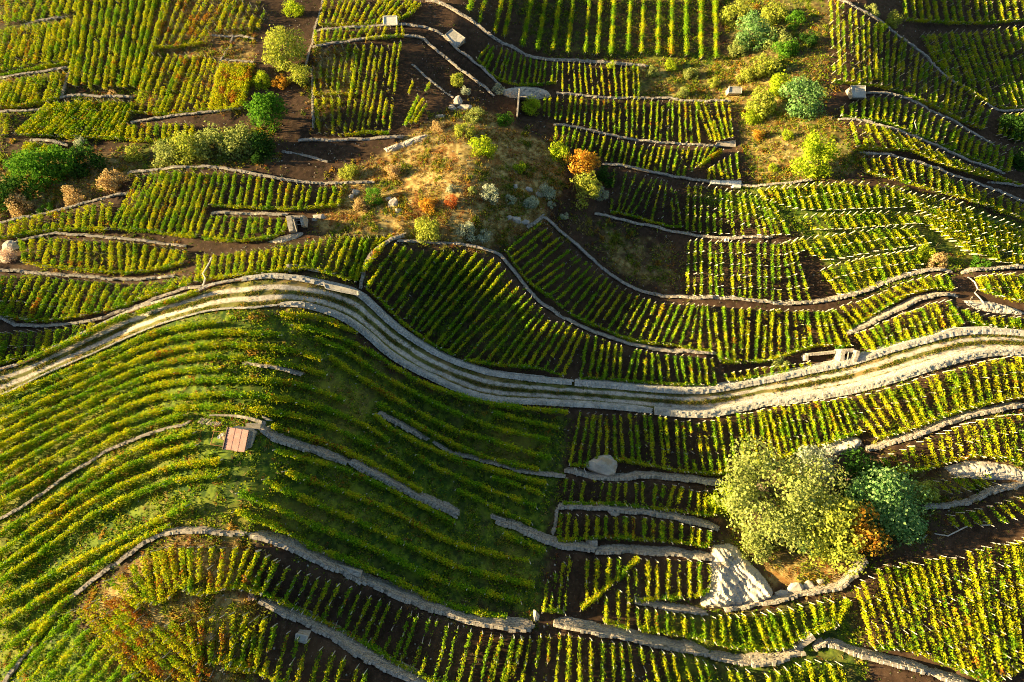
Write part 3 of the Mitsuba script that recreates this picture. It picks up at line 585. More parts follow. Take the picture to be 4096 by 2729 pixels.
 ('S3', [(520,1205),(730,1220),(940,1240),(1140,1235),(1400,1265),(1540,1305),(1690,1295)], [(495,1400),(700,1400),(930,1400),(1140,1430),(1340,1450),(1530,1480),(1680,1480)], 18, .3,.03, .7,.42, 1, 'in the terrace under the pale boulder'),
 ('S7', [(272,140),(480,150),(650,160),(780,180),(940,220)], [(262,262),(480,240),(650,255),(780,265),(930,280)], 17, .5,.12, .95,.48, 1, 'in the short terrace with leafy yellow ends'),
 ('S7', [(215,440),(315,325)], [(195,570),(285,580)], 4, .25,0, .6,.42, 1, 'in the dark gap left of the diagonal strip'),
 ('S7', [(390,345),(535,335)], [(385,525),(525,440)], 4, .6,.03, .9,.45, 0, 'running into the diagonal strip'),
 ('S7', [(575,415),(660,350),(750,345),(880,350),(935,370)], [(575,530),(665,525),(750,515),(880,510),(940,480)], 9, .6,.03, .85,.45, 1, 'in the terrace that curls towards the pale cliff'),
 ('S7', [(475,515),(525,480),(575,535)], [(475,622),(525,632),(572,652)], 3, .6,.0, .9,.45, 1, 'below the diagonal strip'),
 ('S7', [(615,562),(760,582),(900,612),(1010,600),(1130,590),(1260,580)], [(620,650),(760,672),(900,692),(1020,730),(1190,742),(1310,730)], 17, .6,.06, .85,.48, 1, 'in the terrace below the pale cliff'),
 ('S8', [(90,580),(190,560),(370,530)], [(150,735),(230,692),(375,640)], 7, .6,.04, .9,.46, 1, 'in the sunny terrace above the stone steps'),
 ('S7', [(10,695),(130,695),(260,680),(350,690),(500,712),(660,740),(860,780),(960,830),(1110,850)], [(-70,930),(85,930),(235,930),(350,930),(505,930),(700,930),(900,930),(990,930),(1150,930)], 25, .5,.04, .8,.44, 0, 'in the terrace along the bottom edge, right of centre'),
 ('S6', [(40,310),(135,360),(270,420),(410,460),(555,520),(640,550),(730,580),(820,610),(905,635),(1020,670),(1220,695)], [(-5,420),(65,500),(205,560),(340,625),(480,700),(560,740),(650,805),(740,850),(840,890),(960,910),(1180,930)], 27, .2,.03, .7,.4, 1, 'in the dark terrace under the wide rubble wall'),
 ('S6', [(-30,620),(70,610),(160,670),(250,700),(300,740),(380,770),(430,790),(520,850)], [(-110,830),(30,835),(100,885),(195,910),(250,925),(335,930),(390,930),(500,935)], 12, .55,.1, .85,.46, 1, 'in the bottom plot beside the small concrete box'),
 ('S5', [(490,440),(580,380),(670,310),(720,300),(770,280),(860,290),(960,290),(1060,290),(1160,310),(1232,350)], [(620,560),(650,520),(700,540),(760,520),(800,450),(860,500),(950,490),(1020,465),(1090,470),(1180,490)], 17, .65,.16, .9,.48, 1, 'in the upper orange plot inside the bright curved wall'),
 ('S5', [(350,560),(430,530),(500,505)], [(670,925),(850,925),(950,870)], 6, .85,.35, .8,.55, 0, 'in the orange rows slanting down from the curved wall'),
 ('S5', [(690,640),(760,630),(840,620),(900,610)], [(860,780),(880,760),(890,800),(900,860)], 4, .8,.25, .8,.46, 0, 'in the middle of the lower orange plot'),
 ('S5', [(950,600),(1060,580),(1150,600)], [(945,800),(1055,800),(1120,830)], 5, .65,.2, .75,.46, 1, 'at the right of the lower orange plot'),
 ('S5', [(318,575),(430,680),(600,855)], [(70,885),(230,925),(520,945)], 8, .1,0, 1.1,.6, 0, 'in the pale bright green plot at the bottom left'),
 ('S8', [(480,460),(580,380),(680,360),(760,350),(850,335),(960,310),(1110,260),(1232,240),(1350,220)], [(560,740),(690,740),(790,770),(880,810),(980,850),(1080,900),(1200,840),(1330,760),(1450,700)], 25, .6,.06, .85,.45, 1, 'in the big block at the lower right corner'),
 ('S8', [(80,865),(270,800),(400,812)], [(100,930),(300,930),(440,930)], 8, .6,.0, .85,.46, 0, 'in the grassy bottom plot under the stone steps'),
 ('R3', [(-210,-30),(-100,-30),(120,-30),(345,-30),(660,-30),(995,-30),(1340,-30),(1680,-30)], [(-240,90),(-160,200),(55,310),(265,400),(630,430),(965,430),(1330,440),(1690,470)], 18, .3,.05, 1.3,.8, 0, 'in the big dark field of wide rows at the top'),
]
# rows that follow the slope's level lines round the hump below the track, and single strips
LINES = [
 ('S1', [(-40,600),(0,575),(330,440),(600,330),(900,200),(1200,60),(1450,10),(1700,-20)], .55, 'first bright row down from the track on the sunny side of the hump'),
 ('S1', [(-40,700),(0,680),(300,540),(600,410),(900,270),(1200,140),(1500,80),(1750,55),(1960,60),(2200,80)], .55, 'second bright row down from the track on the sunny side of the hump'),
 ('S1', [(-40,790),(0,770),(300,620),(600,490),(900,350),(1200,230),(1500,170),(1750,150),(1960,165),(2160,175),(2360,210),(2520,270)], .55, 'third bright row down from the track on the sunny side of the hump'),
 ('S1', [(-40,880),(0,860),(300,710),(600,570),(900,430),(1200,310),(1500,260),(1750,245),(1960,270),(2200,300),(2400,340),(2560,390)], .55, 'fourth bright row down from the track, ending at the footpath on the hump'),
 ('S1', [(-40,975),(0,950),(300,790),(600,650),(900,510),(1200,390),(1500,350),(1720,345)], .5, 'fifth bright row down from the track, ending on top of the hump'),
 ('S1', [(-40,1075),(0,1050),(300,890),(600,740),(900,590),(1200,470),(1500,440),(1700,430),(1960,430),(2300,450),(2500,510),(2700,590)], .5, 'sixth bright row down from the track, crossing over the hump'),
 ('S1', [(-40,1205),(0,1180),(300,990),(600,830),(900,680),(1200,560),(1450,560),(1700,540),(1960,540),(2250,580),(2500,640),(2700,710),(2900,800),(3050,910)], .5, 'seventh row down from the track, second above the red roofed hut'),
 ('S1', [(-40,1315),(0,1290),(300,1110),(600,930),(900,780),(1200,680),(1450,640),(1700,640),(1960,655),(2250,690),(2500,760),(2700,840),(2900,930),(3100,1060),(3240,1150)], .5, 'eighth row down from the track, passing just above the red roofed hut'),
 ('S1', [(-40,1425),(0,1400),(300,1230),(600,1050),(900,880),(1200,760),(1440,705)], .55, 'bright row just above the long narrow wall left of the hut'),
 ('S2', [(180,790),(400,850),(600,920),(780,1000),(1000,1110),(1180,1210),(1350,1300)], .4, 'dark row running down right from the hut beside the tumbled wall'),
 ('S1', [(-40,1670),(0,1640),(300,1450),(620,1220),(900,1050),(1200,920),(1520,840)], .55, 'first bright row below the long narrow wall'),
 ('S1', [(-40,1810),(0,1780),(300,1560),(700,1280),(1000,1100),(1300,990),(1540,940)], .55, 'second bright row below the long narrow wall'),
 ('S1', [(-40,1930),(0,1900),(300,1690),(700,1390),(1000,1230),(1300,1120),(1500,1080),(1730,1060)], .55, 'third bright row below the long narrow wall, ending under the hut'),
 ('S1', [(0,2010),(300,1800),(700,1500),(1000,1350),(1300,1230),(1500,1200),(1720,1180)], .55, 'fourth bright row below the long narrow wall'),
 ('S5', [(-20,550),(0,540),(343,353),(600,220),(846,101)], .55, 'fifth bright row below the long narrow wall'),
 ('S5', [(-20,660),(0,640),(250,480),(450,360),(620,260),(760,190)], .5, 'last long bright row before the curved wall at the lower left'),
 ('S5', [(20,745),(200,610),(330,505)], .5, 'short bright row close to the curved wall at the lower left'),
 ('S5', [(40,840),(150,710),(240,600)], .5, 'shortest bright row beside the lowest bend of the curved wall'),
 ('R6', [(250,1095),(560,1112),(700,1172),(840,1240)], .5, 'short row on top of the hump right beneath the track'),
 ('S2', [(350,0),(600,60),(800,140),(960,220),(1130,330),(1300,430),(1500,510),(1700,570),(1900,620),(2156,650),(2300,665),(2490,680)], .35, 'first row below the track on the dark side of the hump'),
 ('S2', [(1910,685),(2060,725),(2200,757),(2420,805)], .3, 'short second row below the track near its dark bend'),
 ('S2', [(520,100),(700,180),(840,260),(1000,380),(1160,460),(1340,560),(1500,640),(1700,720),(1860,790),(2000,830),(2160,860),(2345,905)], .35, 'long row starting on the hump, third below the dark track bend'),
 ('S2', [(630,240),(740,330),(880,420),(1050,530),(1180,600),(1330,690),(1500,780),(1650,840),(1880,900),(2156,990),(2360,1040)], .4, 'long row starting beside the footpath on the dark side of the hump'),
 ('S2', [(1000,610),(1160,700),(1340,800),(1520,890),(1700,980),(1900,1050),(2156,1110),(2260,1130)], .4, 'row above the short pale wall on the dark slope'),
 ('S2', [(980,700),(1090,800),(1210,870),(1350,940),(1530,1010),(1700,1080),(1900,1130),(2156,1200),(2320,1240)], .35, 'row below the short pale wall on the dark slope'),
 ('S2', [(1900,1190),(2000,1225),(2150,1270),(2305,1330)], .3, 'short row beside the brown strip at the dark slope'),
 ('S2', [(1310,1020),(1420,1100),(1600,1180),(1800,1260),(1960,1320),(2156,1390),(2240,1420)], .3, 'row above the broad paved wall on the dark slope'),
 ('S2', [(1620,1290),(1800,1370),(1950,1450),(2156,1530),(2200,1550)], .3, 'row nearest the upper right end of the broad paved wall'),
 ('S7', [(20,230),(110,268),(200,303)], .25, 'tiny row just below the pale wall near the little stair'),
 ('S2', [(210,980),(400,1040),(600,1090),(800,1150),(950,1220),(1100,1290),(1250,1370),(1420,1450),(1600,1550)], .4, 'row directly below the broad paved wall'),
 ('S6', [(166,-47),(330,10),(500,70),(640,130),(760,200),(900,270),(1050,310),(1230,350),(1250,352)], .35, 'second row below the broad paved wall'),
 ('S6', [(70,-10),(200,50),(330,110),(450,160),(560,210),(650,260),(800,320),(900,370),(1050,410),(1232,450),(1270,458)], .35, 'third row below the broad paved wall'),
 ('S6', [(-40,45),(0,60),(140,120),(300,200),(440,250),(560,300),(700,370),(850,440),(1000,480),(1210,530)], .35, 'fourth row below the broad paved wall'),
 ('S6', [(-60,130),(0,150),(130,200),(260,280),(400,330),(540,390),(700,460),(820,520),(960,570),(1150,600)], .35, 'row directly above the wide rubble wall'),
 ('S7', [(365,562),(420,520),(525,430),(620,338)], .65, 'diagonal yellow strip cutting across the short rows'),
 ('S8', [(440,525),(395,620)], .65, 'leafy diagonal strip beside the big block at the lower right'),
 ('R3', [(1560,1300),(1650,1240),(1735,1185)], .4, 'diagonal green strip left of the white corrugated roof'),
 ('R5', [(1080,1080),(1300,1000),(1550,915)], .5, 'leafy strip along the rail above the track'),
 ('R5', [(160,1475),(400,1370),(640,1280),(830,1165),(1000,1100)], .5, 'long leafy strip beside the track rail at the left'),
 ('R1', [(-20,590),(250,545),(530,490)], .35, 'shadowed leafy strip closing the slanting field at the left edge'),
]
ORD = 'first second third fourth fifth sixth seventh eighth ninth tenth eleventh twelfth thirteenth fourteenth fifteenth sixteenth seventeenth eighteenth nineteenth twentieth'.split()
TENS = {20: 'twenty', 30: 'thirty', 40: 'forty'}
def ordinal(i):
    return ORD[i - 1] if i <= 20 else ('thirtieth' if i == 30 else TENS[i // 10 * 10] + '-' + ORD[i % 10 - 1])

GREENS = np.array([(0.085, 0.23, 0.012), (0.14, 0.30, 0.012), (0.20, 0.36, 0.014), (0.26, 0.41, 0.016)])
YELLOWS = np.array([(0.42, 0.48, 0.014), (0.52, 0.50, 0.014), (0.34, 0.46, 0.014), (0.54, 0.44, 0.018)])
ORANGES = np.array([(0.42, 0.19, 0.022), (0.34, 0.12, 0.018), (0.28, 0.075, 0.018), (0.46, 0.26, 0.03)])

def leaf_quads(c, size, nrm):
    """bent leaves: four corners round each centre, in the plane square to nrm"""
    n = len(c)
    a = np.cross(nrm, rng.normal(size=(n, 3))); a /= np.linalg.norm(a, axis=1, keepdims=True) + 1e-9
    b = np.cross(nrm, a)
    s = size[:, None] * 0.5
    k = rng.uniform(.75, 1.15, (n, 1))
    fold = nrm * s * rng.uniform(-.25, .45, (n, 1))
    v = np.stack([c - a * s * k, c - b * s + fold, c + a * s * k, c + b * s + fold], 1).reshape(-1, 3)
    i = np.arange(n)[:, None] * 4
    f = np.vstack([i + [0, 1, 2], i + [0, 2, 3]])
    return v, f

def sticks(p0, p1, r):
    """square posts from p0 to p1"""
    n = len(p0); d = p1 - p0; d = d / np.linalg.norm(d, axis=1, keepdims=True)
    a = np.cross(d, [0.3, 0.9, 0.1]); a /= np.linalg.norm(a, axis=1, keepdims=True); b = np.cross(d, a)
    r = np.broadcast_to(r, (n,))[:, None]
    ring = [(-1, -1), (1, -1), (1, 1), (-1, 1)]
    v = np.stack([q + (a * x + b * y) * r for q in (p0, p1) for x, y in ring], 1).reshape(-1, 3)
    f0 = np.array([[0,1,5],[0,5,4],[1,2,6],[1,6,5],[2,3,7],[2,7,6],[3,0,4],[3,4,7],[4,5,6],[4,6,7]])
    return v, (f0[None] + (np.arange(n) * 8)[:, None, None]).reshape(-1, 3)

def merge(parts):
    V, Fa, C, o = [], [], [], 0
    for p in parts:
        V.append(p[0]); Fa.append(p[1] + o); o += len(p[0])
        if len(p) > 2: C.append(p[2])
    return np.vstack(V), np.vstack(Fa), (np.vstack(C) if C else None)

def vine_row(line, yel, org, full, wid, stakes, tall=1.55):
    """leaves, stems and stakes of one row along a line of ground points"""
    p = resample(line, 0.10)
    L = (len(p) - 1) * 0.10
    s = np.arange(len(p)) * 0.10
    k = rng.uniform(0, 1000)
    wid = wid * 1.15
    vig = meshkit.fbm(np.stack([s * 0.55 + k, s * 0, s * 0], 1), 3, 5)
    dens = np.clip(0.55 + 1.6 * (vig - 0.32), 0.15, 1.5) * full
    hole = meshkit.noise(np.stack([s * 0.4 + k, s * 0 + 9, s * 0], 1), 8)
    dens = np.where(hole < 0.28 * (1.25 - full) , dens * 0.08, dens)
    n = rng.poisson(dens * (7.5 + 6 * wid))
    i = np.repeat(np.arange(len(p)), n); m = len(i)
    t = np.gradient(p[:, :2], axis=0); t /= np.linalg.norm(t, axis=1, keepdims=True) + 1e-9
    q = np.stack([-t[:, 1], t[:, 0]], 1)
    wander = 0.14 * (meshkit.noise(np.stack([s * 0.8 + k, s * 0 + 2, s * 0], 1), 4) - .5)
    z = rng.beta(2.2, 1.5, m)
    spread = wid * (0.30 + 0.25 * vig[i]) * (0.65 + 0.5 * np.sin(z * 3.0))
    lat = rng.normal(0, 1, m) * spread * 0.62 + wander[i]
    along = rng.uniform(-.08, .08, m)
    hh = tall * (0.82 + 0.35 * vig[i])
    gz = ground(p[:, 0], p[:, 1])
    c = np.stack([p[i, 0] + t[i, 0] * along + q[i, 0] * lat, p[i, 1] + t[i, 1] * along + q[i, 1] * lat, gz[i] + 0.30 + z * hh], 1)
    nr_ = np.stack([q[i, 0] * np.sign(lat) * 0.8, q[i, 1] * np.sign(lat) * 0.8, 0.35 + 0.7 * z], 1) + rng.normal(0, .55, (m, 3))
    nr_ /= np.linalg.norm(nr_, axis=1, keepdims=True)
    v, f = leaf_quads(c, rng.uniform(.15, .28, m), nr_)
    hue = meshkit.fbm(np.stack([s * 0.45 + k, s * 0 + 5, s * 0], 1), 3, 3)[i] + rng.normal(0, .10, m)
    pick = rng.integers(0, 4, m)
    col = GREENS[pick].copy()
    ym = hue < 0.30 + 0.40 * yel - .06; col[ym] = YELLOWS[pick[ym]]
    mid = (~ym) & (hue < 0.42 + 0.42 * yel); col[mid] = 0.5 * (GREENS[pick[mid]] + YELLOWS[pick[mid]])
    oh = meshkit.noise(np.stack([s * 0.5 + k, s * 0 + 7, s * 0], 1), 6)[i] + rng.normal(0, .1, m)
    om = oh > 1.02 - 0.75 * org if org > 0 else np.zeros(m, bool); col[om] = ORANGES[pick[om]]
    col *= rng.uniform(.75, 1.2, (m, 1))
    leaves = (v, f, np.repeat(np.clip(col, 0, 1), 4, 0))
    # stems
    j = np.arange(4, len(p), 9); jz = gz[j]
    b0 = np.c_[p[j, :2], jz - .05]; b1 = np.c_[p[j, :2] + rng.normal(0, .06, (len(j), 2)), jz + .9]
    sv, sf = sticks(b0, b1, .025)
    stems = (sv, sf, np.tile([[.07, .045, .03]], (len(sv), 1)))
    # stakes
    step = {0: 24, 1: 26, 2: 22}[stakes]
    j = np.unique(np.r_[1, np.arange(step, len(p) - step * .6, step).astype(int), len(p) - 2])
    lean = rng.normal(0, .07, (len(j), 2))
    top_h = rng.uniform(1.75, 2.15, len(j)) + (0.35 if stakes == 2 else 0)
    e = np.zeros((len(j), 2)); e[0] = -t[0] * .35; e[-1] = t[-1] * .3
    b0 = np.c_[p[j, :2], gz[j] - .1]; b1 = np.c_[p[j, :2] + lean + e, gz[j] + top_h]
    kv, kf = sticks(b0, b1, .055 if stakes == 2 else .04)
    g = rng.uniform(.34, .62, (len(j), 1)) * np.array([[1, .97, .92]])
    return merge([leaves, stems]), (kv, kf, np.repeat(g, 8, 0)), L

ROWS = []                                                # (importance, label, group, leaves, stakes)
def add_row(line, yel, org, full, wid, stakes, label, group, tall=1.55):
    q = np.asarray(line)
    if not in_view(q, 40).any(): return
    fo, st, L = vine_row(q, yel, org, full, wid, stakes, tall)
    u, v = w2d(q[:, 0], q[:, 1], q[:, 2])
    ok = in_view(q, 0)
    scale = np.mean(1 / (H - q[:, 2]))
    ROWS.append((L * scale ** 2 * full * wid * (ok.mean() if ok.any() else 0), label, group, fo, st))

def knots(a):
    return px(*a)
for c, up, lo, n, yel, org, full, wid, strip, words in PLOTS:
    A, B = px(c, up), px(c, lo)
    mid = 0.5 * (A + B)
    s = np.concatenate([[0], np.cumsum(np.linalg.norm(np.diff(mid, axis=0), axis=1))]); s /= s[-1]
    first = []
    for i in range(n):
        t = i / (n - 1) if n > 1 else .5
        if 0 < i < n - 1: t += rng.normal(0, .10) / n
        a = np.array([np.interp(t, s, A[:, 0]), np.interp(t, s, A[:, 1])]); b = np.array([np.interp(t, s, B[:, 0]), np.interp(t, s, B[:, 1])])
        a, b = a + (b - a) * rng.uniform(0, .05), b - (b - a) * rng.uniform(0, .05)
        k = np.linspace(0, 1, 7)[:, None]
        l = a + (b - a) * k
        l += np.array([[1, 0]]) * rng.normal(0, 1.2, (7, 1))
        tl = 2.2 if wid > .75 else 1.55
        add_row(onto(l, 1.1), np.clip(yel + rng.normal(0, .08), 0, 1), org, full * rng.uniform(.85, 1.15), wid * rng.uniform(.88, 1.15), 2 if strip == 2 else 0,
                f'{ordinal(i + 1)} vine row from the left {words}', 'vine rows ' + words, tl)
    if strip == 1:
        add_row(onto(smooth_line(B, 1), .9), yel, org * .6, 1.0, wid * 1.15, 1, 'leafy strip along the foot of the rows ' + words, 'cross strips along the terraces', 1.3)
for c, pts, yel, words in LINES:
    add_row(smooth_line(onto(px(c, pts), 1.0), 1), yel * .8, .03, 1.75, .66, 1, 'long vine hedge, ' + words if len(words.split()) < 13 else words, 'vine rows following the slope below the track', 1.5)
order = np.argsort([-r[0] for r in ROWS], kind='stable')
keep = set(order[:296].tolist())
rest_leaves, rest_stakes = [], []
for i, (w, label, group, fo, st) in enumerate(ROWS):
    if i in keep:
        key = numbered('vine_row')
        put(key + '__foliage', fo[:2], 'leaf', color=fo[2])
        put(key + '__stakes', st[:2], 'painted', color=st[2]); labels[key + '__stakes'] = {'kind': 'stuff'}
        tag(key, ' '.join(label.split()[:16]), 'vine row', group)
    else:
        rest_leaves.append(fo); rest_stakes.append(st)
if rest_leaves:
    m = merge(rest_leaves); put('vineyard_rows__foliage', m[:2], 'leaf', color=m[2])
    m = merge(rest_stakes); put('vineyard_rows__stakes', m[:2], 'painted', color=m[2])
    tag('vineyard_rows', 'smaller and more distant vine rows on the outer terraces', 'vines', kind='stuff')
print('rows', len(ROWS), 'leaf tris', sum(len(r[3][1]) for r in ROWS), 'stake tris', sum(len(r[4][1]) for r in ROWS))
# ---------------------------------------------------------------- trees, shrubs
PAL = {
 'green': [(.06,.17,.015), (.09,.22,.02), (.13,.27,.025)],
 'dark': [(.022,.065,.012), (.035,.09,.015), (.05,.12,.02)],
 'olive': [(.20,.25,.06), (.28,.33,.09), (.36,.40,.13)],
 'silver': [(.36,.40,.30), (.46,.50,.38), (.30,.35,.24)],
 'lime': [(.24,.36,.015), (.33,.42,.02), (.40,.46,.03)],
 'blue': [(.12,.25,.07), (.17,.31,.10), (.24,.37,.14)],
 'orange': [(.46,.26,.03), (.52,.36,.05), (.40,.17,.025)],
 'red': [(.42,.13,.04), (.50,.20,.05), (.34,.09,.03)],
 'tan': [(.44,.33,.15), (.54,.42,.22), (.36,.24,.10)],
 'pink': [(.60,.46,.38), (.68,.56,.46), (.50,.38,.30)],
 'yolive': [(.30,.34,.04), (.38,.40,.07), (.24,.30,.05)],
}
def crown_mesh(c, R, hgt, pal, n, leaf, squash=(1, 1)):
    K = max(7, int(12 + R * 5))
    d = rng.normal(size=(K, 3)); d[:, 2] = np.abs(d[:, 2]) * 0.9 - 0.25; d /= np.linalg.norm(d, axis=1, keepdims=True)
    cc = d * rng.uniform(.40, .92, (K, 1)) * np.array([R * squash[0], R * squash[1], hgt])
    cr = R * rng.uniform(.15, .46, K)
    w = cr ** 2; k = rng.choice(K, n, p=w / w.sum())
    e = rng.normal(size=(n, 3)); e /= np.linalg.norm(e, axis=1, keepdims=True)
    flat = np.array([1, 1, .8])
    pos = cc[k] + e * (cr[k] * rng.uniform(.45, 1.08, n) ** .6)[:, None] * flat + rng.normal(0, leaf * .3, (n, 3))
    nr = e + rng.normal(0, .55, (n, 3)) + [0, 0, .35]; nr /= np.linalg.norm(nr, axis=1, keepdims=True)
    v, f = leaf_quads(pos + c, leaf * rng.uniform(.6, 1.25, n), nr)
    P = np.array(PAL[pal]) * 1.25; tone = rng.uniform(.82, 1.15, K)
    col = P[rng.integers(0, len(P), n)] * (tone[k] * rng.uniform(.8, 1.2, n))[:, None]
    return v, f, np.repeat(np.clip(col, 0, .9), 4, 0), cc + c

def limb_mesh(p0, p1, r0, r1, sides=6, segs=4):
    t = np.linspace(0, 1, segs + 1)[:, None]
    p = p0 + (p1 - p0) * t + np.r_[[[0, 0, 0]], rng.normal(0, .05 * np.linalg.norm(p1 - p0), (segs - 1, 3)), [[0, 0, 0]]]
    r = r0 + (r1 - r0) * t[:, 0]
    d = (p1 - p0) / (np.linalg.norm(p1 - p0) + 1e-9)
    a = np.cross(d, [.31, .9, .2]); a /= np.linalg.norm(a); b = np.cross(d, a)
    an = np.arange(sides) * 2 * math.pi / sides
    v = p[:, None] + r[:, None, None] * (np.cos(an)[None, :, None] * a + np.sin(an)[None, :, None] * b)
    i, j = np.meshgrid(np.arange(segs), np.arange(sides), indexing='ij')
    q = np.stack([i * sides + j, i * sides + (j + 1) % sides, (i + 1) * sides + (j + 1) % sides, (i + 1) * sides + j], -1).reshape(-1, 4)
    return v.reshape(-1, 3), np.vstack([q[:, [0, 1, 2]], q[:, [0, 2, 3]]])

scene['bark'] = diffuse(lambda p, n, uv: mikit.mix((.07, .055, .04), (.20, .16, .12), mikit.fbm(p.x * 3, p.y * 3, p.z * 8, 3)))

def plant(u, v, r, pal, cat, words, tall=1.0, leaf=None, dens=1.0, squash=(1, 1), second=None):
    """u, v, r in the 2353-pixel picture: crown centre and half width"""
    g0 = onto(px('D', [[u, v]]), 1.0)[0]
    R = r * 1.7407 / F * (H - g0[2])
    Hh = R * 0.85 * tall
    lift = (R * .55 if cat == 'tree' else R * .25) * tall
    g = onto(px('D', [[u, v]]), lift + Hh * .5)[0]
    R = r * 1.7407 / F * (H - g[2] - lift - Hh * .5)
    c = g + [0, 0, lift + Hh * .12]
    leaf = leaf or min(.42, max(.16, R * .11))
    n = int(min(15000, dens * 44 * (R / leaf) ** 2 * .42 + 90))
    key = numbered('tree' if cat == 'tree' else 'shrub')
    vv, ff, col, tips = crown_mesh(c, R * .92, Hh, pal, n, leaf, squash)
    if second:                                           # part of the crown has turned colour
        pal2, ang, wd = second
        d = vv - c; a = np.arctan2(d[:, 1], d[:, 0]); m = (np.cos(a - math.radians(ang)) > wd) & (np.hypot(d[:, 0], d[:, 1]) > .25 * R)
        m = np.repeat(m.reshape(-1, 4)[:, 0], 4)
        P = np.array(PAL[pal2]); cl = np.repeat(P[rng.integers(0, 3, len(vv) // 4)], 4, 0); col[m] = cl[m]
    put(key + '__crown', (vv, ff), 'leaf', color=col)
    parts = []
    base = np.array([g[0], g[1], g[2] - .3]); fork = c - [0, 0, Hh * .35] if cat == 'tree' else base + [0, 0, .3]
    if cat == 'tree': parts.append(limb_mesh(base, fork, R * .07 + .06, R * .05 + .04, 8))
    for tpt in tips[rng.choice(len(tips), min(len(tips), 9), replace=False)]:
        parts.append(limb_mesh(fork if cat == 'tree' else base, tpt, R * .035 + .02, .015, 5, 4))
    m = merge(parts)
    put(key + ('__trunk' if cat == 'tree' else '__stems'), m[:2], 'bark')
    tag(key, words, cat)
    return c, R

